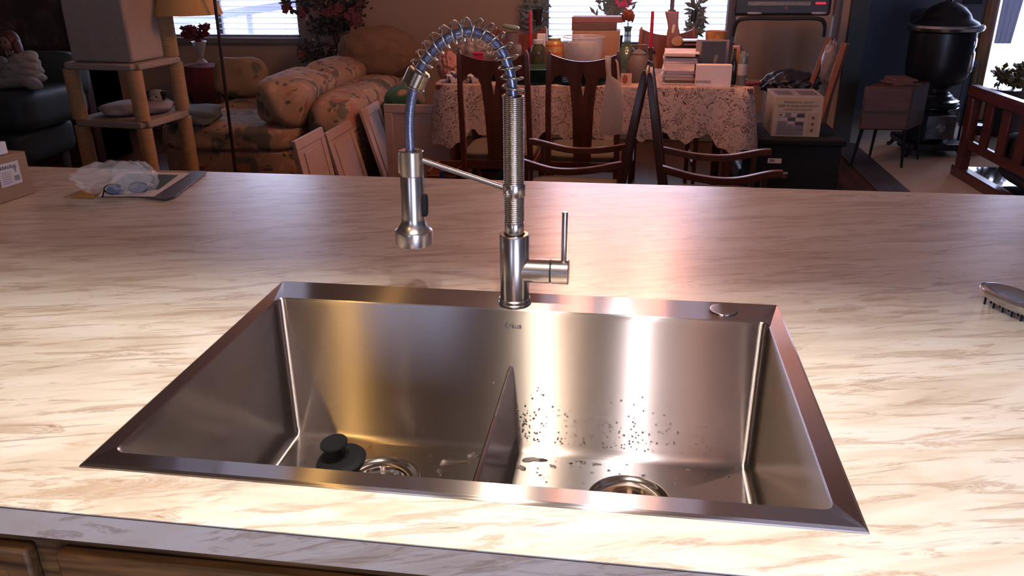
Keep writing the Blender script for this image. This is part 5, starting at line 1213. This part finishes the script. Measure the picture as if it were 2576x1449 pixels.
for c_0, c_1, g_0, g_1, mm in cells: pan('print_block', c_0, c_1, g_0, g_1, mm, .0008, pn)
sp_ = pan('side_panel', .72, .94, .07, .60, mat('warm_cream_print', (.40, .29, .21), .7), 0, t)
for g_ in (.48, .33, .17):
    bm = BM(); cyl(bm, (x0_+w4*.83, yk-.0008, zt3+h4*g_), .008, .0008, (0, -1, 0), 14); obj('round_mark', bm, mat('brown_print', (.07, .05, .05), .6), sp_)
# folded wooden chair frame with boards leaning by the treadmill
t = thing('folding_chair_frame', 'leaning wooden folding frame between the printed carton and the dark wall end', 'wooden frame', P(2075, 250, y=4.75).xz.to_3d()*0+Vector((P(2075, 250, y=4.75).x, 4.75, 0)))
rw = wood('orange_brown_wood', (.11, .035, .018), (.22, .085, .045), .5, axis=2)
for (u0, v0, u1, v1, yy, wd_) in ((2128, 108, 2050, 350, 4.60, .022), (2090, 95, 2035, 230, 4.85, .020), (2106, 160, 2062, 350, 4.68, .018)):
    p0_, p1_ = P(u0, v0, y=yy), P(u1, v1, y=yy); dd = (p1_-p0_).normalized(); 
    while p1_.z > .185: p1_ += dd*.01
    bm = BM(); tube(bm, [p0_, p1_], wd_*1.15, 4, up=(1, .0, 1)); obj('leg', bm, rw, t, bevel=.003)
for v in (150, 260):
    f = (v-108)/(350-108); p0_ = P(2128-78*f, v, y=4.60); p1_ = P(2106-30*f, v+6, y=4.68); bm = BM(); tube(bm, [p0_, p1_+Vector((.02, .1, 0))], .010, 6); obj('crossbar', bm, rw, t)
c = P(2088, 160, y=4.78); bm = BM(); crumple(bm, (c.x, 4.78, c.z), (.05, .04, .13), 52, .8, 4); tag(obj('grey_plastic_wrap', bm, mat('grey_plastic_film', (.22, .20, .22), .3, alpha=.8)), 'grey plastic wrapping caught between the leaning wooden bars', 'plastic')

# parlour stove
ys = 6.05; sxc = P(2352, 200, y=ys).x
def pz(v, y=ys): return P(2352, v, y=y).z
mpp = (P(2452, 200, y=ys).x-P(2252, 200, y=ys).x)/200
t = thing('parlour_stove', 'tall black cast iron parlour stove with a nickel ring against the blue wall', 'stove', (sxc, ys, 0))
prof = [(2, 2), (20, 6), (42, 18), (56, 34), (62, 46), (78, 54), (84, 62), (88, 66), (88, 76), (79, 80), (80, 100), (79, 130), (78, 160), (76, 185), (70, 200), (54, 212), (42, 218), (38, 228), (50, 240), (62, 250), (70, 258), (66, 268), (50, 274), (48, 290), (52, 330), (60, 356), (66, 366)]
bm = BM(); lathe(bm, [(max(0, r_*mpp), pz(v)) for r_, v in prof][::-1], (sxc, ys, 0), seg=48); obj('body', bm, iron, t)
bm = BM(); lathe(bm, [(84*mpp, pz(60)), (92*mpp, pz(61)), (95*mpp, pz(67)), (92*mpp, pz(74)), (84*mpp, pz(76))][::-1], (sxc, ys, 0), seg=64); obj('nickel_ring', bm, nickel, t)
bm = BM(); lathe(bm, [(0, 0), (.028, 0), (.020, .012), (.03, .03), (.012, .045), (0, .06)], (sxc, ys, pz(4)-.01), seg=24); obj('finial', bm, nickel, t)
for v0, v1, r_ in ((246, 254, 66), (234, 240, 48), (262, 270, 68)):
    bm = BM(); lathe(bm, [(r_*mpp*.9, pz(v1)), (r_*mpp*1.03, (pz(v0)+pz(v1))/2), (r_*mpp*.9, pz(v0))], (sxc, ys, 0), seg=48); obj('nickel_band', bm, nickel, t)
an_ = R(-28)
for v0, v1, w_ in ((125, 178, .075), (92, 118, .06)):
    r_ = 79*mpp; q = Vector((sxc+r_*math.cos(an_)*.96, ys+r_*math.sin(an_)*.96, (pz(v0)+pz(v1))/2))
    bm = BM(); rbox(bm, q, (w_*.5, w_*1.6, pz(v0)-pz(v1)), (0, 0, an_), 5, 8); d_ = obj('side_ornament', bm, mat('frosted_mica', (.34, .34, .33), .3, .5, .3, 30) if v0 == 125 else nickel, t)
bm = BM(); q0 = P(2335, 292, y=ys-.30); q1 = P(2398, 352, y=ys-.30); bb(bm, q0.x, q1.x, ys-.30, ys-.10, q1.z, q0.z); ad = obj('ash_door', bm, mat('worked_iron', (.10, .10, .12), .35, .6, .6, 22, bmp=.5), t, bevel=.006)
bm = BM(); q = (q0+q1)/2; lathe(bm, [(0, 0), (.035, 0), (.03, .008), (.012, .010), (.010, .016), (0, .018)], (q.x, ys-.30, q.z), (0, -1, 0), 24); obj('rosette', bm, nickel, ad)
bm = BM(); bb(bm, sxc-.20, sxc+.20, ys-.30, ys+.2, .06, .11); bb(bm, sxc-.13, sxc+.13, ys-.12, ys+.12, .11, pz(360)); obj('foot_plate', bm, iron, t, bevel=.01)
for sx_ in (-.17, .17):
    for sy_ in (-.26, .16):
        bm = BM(); tube(bm, [(sxc+sx_, ys+sy_, .07), (sxc+sx_*1.1, ys+sy_*1.03, .03), (sxc+sx_*1.25, ys+sy_*1.08, .006)], [.022, .015, .02], 8); obj('foot', bm, iron, t)
bm = BM(); tube(bm, [(sxc-.10, ys+.05, pz(44)), (P(2312, 42, y=ys+.5).x, ys+.5, P(2312, 42, y=ys+.5).z), (P(2312, 42, y=YF-.1).x, YF-.08, P(2312, 42, y=YF).z)], .065, 24); obj('stove_pipe', bm, iron, t)
# brown cabinet with legs
yk = 5.42; a = P(2176, 217, y=yk); b2 = P(2300, 222, y=yk); zb_ = P(2240, 328, y=yk).z; zt5 = a.z
t = thing('magazine_stand', 'reddish brown wooden stand on thin splayed legs in front of the stove', 'stand', ((a.x+b2.x)/2, yk, 0))
dx5 = P(2340, 212, y=yk+.40).x-b2.x
rbw = wood('reddish_brown_panel', (.05, .018, .012), (.105, .042, .028), .5, axis=0)
bm = BM(); q = [Vector((a.x, yk, 0)), Vector((b2.x, yk, 0)), Vector((b2.x+dx5*.8, yk+.27, 0)), Vector((a.x+dx5*.8, yk+.27, 0))]; quadprism(bm, q, zb_, zt5); obj('body', bm, rbw, t, bevel=.006)
zm_ = P(2240, 283, y=yk).z
for z0_, z1_ in ((zb_+.01, zm_-.006), (zm_+.006, zt5-.01)):
    bm = BM(); bb(bm, a.x+.01, b2.x-.015, yk-.012, yk-.001, z0_, z1_); obj('drawer_front', bm, rbw, t, bevel=.003)
for k, q2 in enumerate(q):
    bm = BM(); o_2 = (q2-sum(q, Vector())/4)*.22; tube(bm, [q2*1+Vector((0, 0, zb_+.0))-o_2*.5, q2+o_2*.25+Vector((0, 0, .006))], [.014, .009], 8); obj('leg', bm, iron, t)
rn = random.Random(2)
for k in range(3):
    bm = BM(); c = P(2262, 210, y=yk+.16); box(bm, (c.x+rn.uniform(-.01, .01), yk+.16, zt5+.008+k*.014), (.19-.02*k, .22, .012), (0, 0, rn.uniform(-.2, .2))); tag(obj('old_magazine', bm, mat('faded_brown_paper', (.14, .07, .055), .7), bevel=.001), ['bottom', 'middle', 'top'][k]+' faded magazine of the small pile on the brown stand by the stove', 'magazine', 'magazines on the brown stand')
# fire irons
t = thing('fire_irons', 'black fire irons hanging on a stand right of the stove', 'fire irons', (P(2450, 200, y=6.3).x, 6.3, 0))
for k, u in enumerate((2430, 2441, 2452, 2463)):
    q = P(u, 155+3*(k % 2), y=6.3); bm = BM(); tube(bm, [q+Vector((-.03, 0, -.03)), q+Vector((-.022, 0, .0)), q+Vector((.0, 0, .012)), q+Vector((.015, 0, -.01)), (q.x+.01, 6.3, .15)], .007, 8); obj('tool', bm, mat('dull_iron', (.10, .10, .11), .35, .6), t)
bm = BM(); cyl(bm, (P(2447, 200, y=6.3).x, 6.3, .008), .11, .02, seg=24); cyl(bm, (P(2447, 200, y=6.3).x, 6.35, .02), .01, P(2447, 160, y=6.3).z, seg=10); obj('stand', bm, iron, t)
bm = BM(); q = P(2443, 330, y=6.2); cyl(bm, (q.x-.02, 6.02, .006), .07, max(.15, q.z+.08), seg=24, bev=.01); tag(obj('coal_scuttle', bm, iron), 'black bucket standing on the carpet beside the stove', 'bucket')
bm = BM(); q = P(2462, 352, y=5.9); lathe(bm, [(0, 0.006), (.03, .006), (.035, .02), (.012, .04), (.012, q.z-.03), (.035, q.z), (.03, q.z+.03), (0, q.z+.035)], (q.x, 5.9, 0), seg=20); tag(obj('small_pot', bm, mat('dull_silver', (.35, .36, .40), .3, .6)), 'small silver footed cup on the carpet behind the wooden seat', 'cup')
# wooden slatted seat at the right edge with a glossy low shelf
A0 = P(2440, 222, z=.60); B0 = P(2576, 270, z=.60); dv = (B0-A0); dv.z = 0; dv.normalize()
t = thing('slatted_settle', 'dark red wooden slat-sided seat with black cushions at the right edge', 'bench', (A0.x, A0.y, 0))
nv = Vector((-dv.y, dv.x, 0))
if nv.x < 0: nv = -nv
def along(s, z=0, off=0): q = Vector((A0.x, A0.y, 0))+dv*s+nv*off; q.z = z; return q
def beam(bm, s0, s1, z0, z1, th=.05, off=0):
    q = [along(s0, 0, off), along(s1, 0, off), along(s1, 0, off+th), along(s0, 0, off+th)]; quadprism(bm, q, z0, z1)
LB = 1.7
bm = BM(); beam(bm, -.03, LB, .545, .62, .075); obj('top_rail', bm, cherry_y, t, bevel=.012)
bm = BM(); beam(bm, .0, .085, .03, .545, .06); obj('leg', bm, cherry_y, t, bevel=.005)
bm = BM(); beam(bm, LB-.12, LB-.03, .03, .545, .06); obj('leg', bm, cherry_y, t, bevel=.005)
bm = BM(); beam(bm, -.04, LB, .006, .075, .07, -.005); obj('floor_rail', bm, cherry_y, t, bevel=.008)
bm = BM(); beam(bm, .085, LB-.12, .21, .27, .03, .015); obj('lower_rail', bm, cherry_y, t, bevel=.004)
for k in range(6):
    bm = BM(); beam(bm, .24+.235*k, .24+.235*k+.10, .27, .545, .02, .02); obj('slat', bm, cherry_y, t, bevel=.003)
bm = BM(); beam(bm, .02, LB-.05, .055, .070, .62, .066); obj('glossy_shelf', bm, mat('black_glass_shelf', (.02, .02, .05), .06, spec=.9, coat=.6), t, bevel=.003)
bm = BM(); q = along(1.02, .245, .33); rbox(bm, q, (1.40, .52, .32), (0, 0, math.atan2(dv.y, dv.x)), 6, 12, wob=.02); obj('cushion', bm, mat('black_cushion', (.018, .017, .022), .8, var=.5, scale=6), t)
# dried flowers and ornaments on a stand before the window
q = P(2530, 205, y=6.75)
t = thing('window_planter', 'bushy amber and green plant in front of the bright right window', 'plant', (q.x, 6.75, 0))
bm = BM(); rn = random.Random(9)
for u, v, rp, n_ in ((2525, 190, 22, 130), (2560, 200, 24, 120), (2568, 178, 14, 40)):
    for k in range(n_):
        c = P(u+rn.gauss(0, rp*.45), v+rn.gauss(0, rp*.4), y=6.75+rn.gauss(0, .05)); leaf(bm, c, rn.uniform(.04, .08), rn.uniform(.014, .025), Vector((rn.gauss(0, 1), rn.gauss(0, 1), rn.gauss(0, 1))), Vector((0, -.7, .7)))
obj('foliage', bm, mat('amber_green_leaf', (.14, .09, .02), .5, scale=8, var=.6), t, smooth=False)
bm = BM(); cyl(bm, (q.x+.05, 6.75, .30), .11, q.z-.36, seg=28, r2=.14); obj('pot', bm, mat('dark_glazed_pot', (.04, .03, .03), .25), t)
bm = BM(); cyl(bm, (q.x+.05, 6.75, .006), .16, .29, seg=28); tag(obj('plant_stand', bm, mat('dark_stand', (.03, .02, .02), .4)), 'dark stand under the amber plant at the right window', 'stand')
bm = BM(); q0, q1 = P(2493, 0, y=7.22), P(2520, 110, y=7.22); prev = None
for j in range(9):
    z_ = 2.08-j*(2.08-q1.z)/8; row = []
    for k in range(17): f = k/16; row.append(bm.verts.new((W3[0]-.01+(.24-.10*j/8)*f, 7.24+.022*math.sin(f*22), z_)))
    if prev: 
        for k in range(16): bm.faces.new([prev[k], prev[k+1], row[k+1], row[k]])
    prev = row
cu_ = tag(obj('blue_curtain', bm, mat('sheer_blue_curtain', (.16, .18, .45), .8, alpha=.85), ang=80), 'sheer blue curtain gathered at the left of the bright right window', 'curtain')
sd = cu_.modifiers.new('thick', 'SOLIDIFY'); sd.thickness = .002
a = P(2430, 0, y=7.3); bm = BM(); bb(bm, P(2425, 8, y=7.3).x, P(2472, 8, y=7.3).x, 7.31, 7.345, P(2450, 10, y=7.3).z, P(2450, 10, y=7.3).z+.3); tag(obj('dark_picture', bm, mat('navy_picture', (.012, .013, .022), .5), bevel=.004), 'small dark picture on the blue wall right of the stove', 'picture')

# plants at the right-hand window over the table
def winplant(name, label, pts, m, y, potuv=None):
    t = thing(name, label, 'plant', (P(pts[0][0], 100, y=y).x, y, .8)); bm = BM(); rn = random.Random(len(label))
    for u, v, ru, rv, n_ in pts:
        for k in range(n_):
            c = P(u+rn.gauss(0, ru*.5), v+rn.gauss(0, rv*.5), y=y+rn.gauss(0, .02)); leaf(bm, c, rn.uniform(.06, .11), rn.uniform(.010, .018), Vector((rn.gauss(0, 1), rn.gauss(0, .3), rn.gauss(0, 1))), Vector((0, -1, .1)))
    obj('foliage', bm, m, t, smooth=False); return t
gl_ = mat('grey_green_leaf', (.16, .20, .18), .6, scale=9, var=.4)
t = winplant('hanging_plant', 'grey green plant at the left edge of the right window', [(1352, 20, 24, 50, 90), (1350, 75, 18, 24, 50), (1345, 40, 12, 60, 50)], gl_, 6.08)
q = P(1354, 30, y=6.06); bm = BM(); cyl(bm, (q.x, 6.06, q.z-.09), .03, .11, seg=16, r2=.05); obj('pot', bm, mat('dark_glazed_pot', (.04, .03, .03), .25), t)
t = winplant('hanging_plant', 'grey green plant at the right edge of the right window', [(1752, 30, 12, 40, 60), (1748, 75, 14, 22, 40)], gl_, 6.08)
q = P(1745, 32, y=6.07); bm = BM(); cyl(bm, (q.x, 6.07, q.z-.06), .025, .08, seg=16); obj('pot', bm, MATS['dark_glazed_pot'], t)
t = winplant('flowering_plant', 'leafy plant with a bright pink flower in the middle of the right window', [(1540, 14, 45, 14, 60), (1555, 28, 22, 14, 30)], gl_, 6.02)
bm = BM(); q = P(1569, 0, y=6.0)
for j in range(10): leaf(bm, q, .075, .03, Vector((math.cos(j*.63), -.2, math.sin(j*.63)*.5)), Vector((0, -1, 0)))
obj('flower', bm, mat('bright_pink_petal', (.75, .10, .25), .5), t, smooth=False)
bm = BM(); q = P(1535, 35, y=6.1); cyl(bm, (q.x+.05, 6.02, W2[2]+.0), .05, .09, seg=20, r2=.065); obj('pot', bm, MATS['dark_glazed_pot'], t)
bm = BM(); tube(bm, [(q.x+.05, 6.02, W2[2]+.08), (q.x+.06, 6.02, q.z), (P(1569, 0, y=6.0).x, 6.0, P(1569, 0, y=6.0).z)], .004, 6); obj('stem', bm, gm, t)

# ================================================================== chandelier over the table (just above the picture), lit
chx, chy, chz = .53, 3.62, 2.03
t = thing('chandelier', 'brass chandelier with lit frosted shades over the dining table', 'chandelier', (chx, chy, H))
br_ = mat('brass', (.45, .28, .10), .25, 1)
bm = BM(); cyl(bm, (chx, chy, chz+.05), .008, H-chz-.05, seg=10); lathe(bm, [(0, chz-.04), (.03, chz-.02), (.045, chz+.02), (.02, chz+.07), (0, chz+.08)], (chx, chy, 0), seg=24); lathe(bm, [(0, H-.03), (.06, H-.015), (.06, H-.001), (0, H-.001)], (chx, chy, 0), seg=24); obj('stem', bm, br_, t)
sh_m = mat('lit_frosted_glass', (.9, .7, .5), .5, emit=(1, .43, .27), estr=98)
for k in range(5):
    q = 2*PI*k/5+.3; ex, ey = chx+.27*math.cos(q), chy+.27*math.sin(q)
    bm = BM(); tube(bm, catmull([Vector((chx, chy, chz)), Vector((chx+.12*math.cos(q), chy+.12*math.sin(q), chz-.06)), Vector((chx+.24*math.cos(q), chy+.24*math.sin(q), chz-.03)), Vector((ex, ey, chz+.02))], 5), .006, 8); obj('arm', bm, br_, t)
    bm = BM(); lathe(bm, [(0, 0), (.025, 0), (.05, .04), (.055, .09), (.04, .12), (0, .12)], (ex, ey, chz+.02), seg=20); obj('shade', bm, sh_m, t)
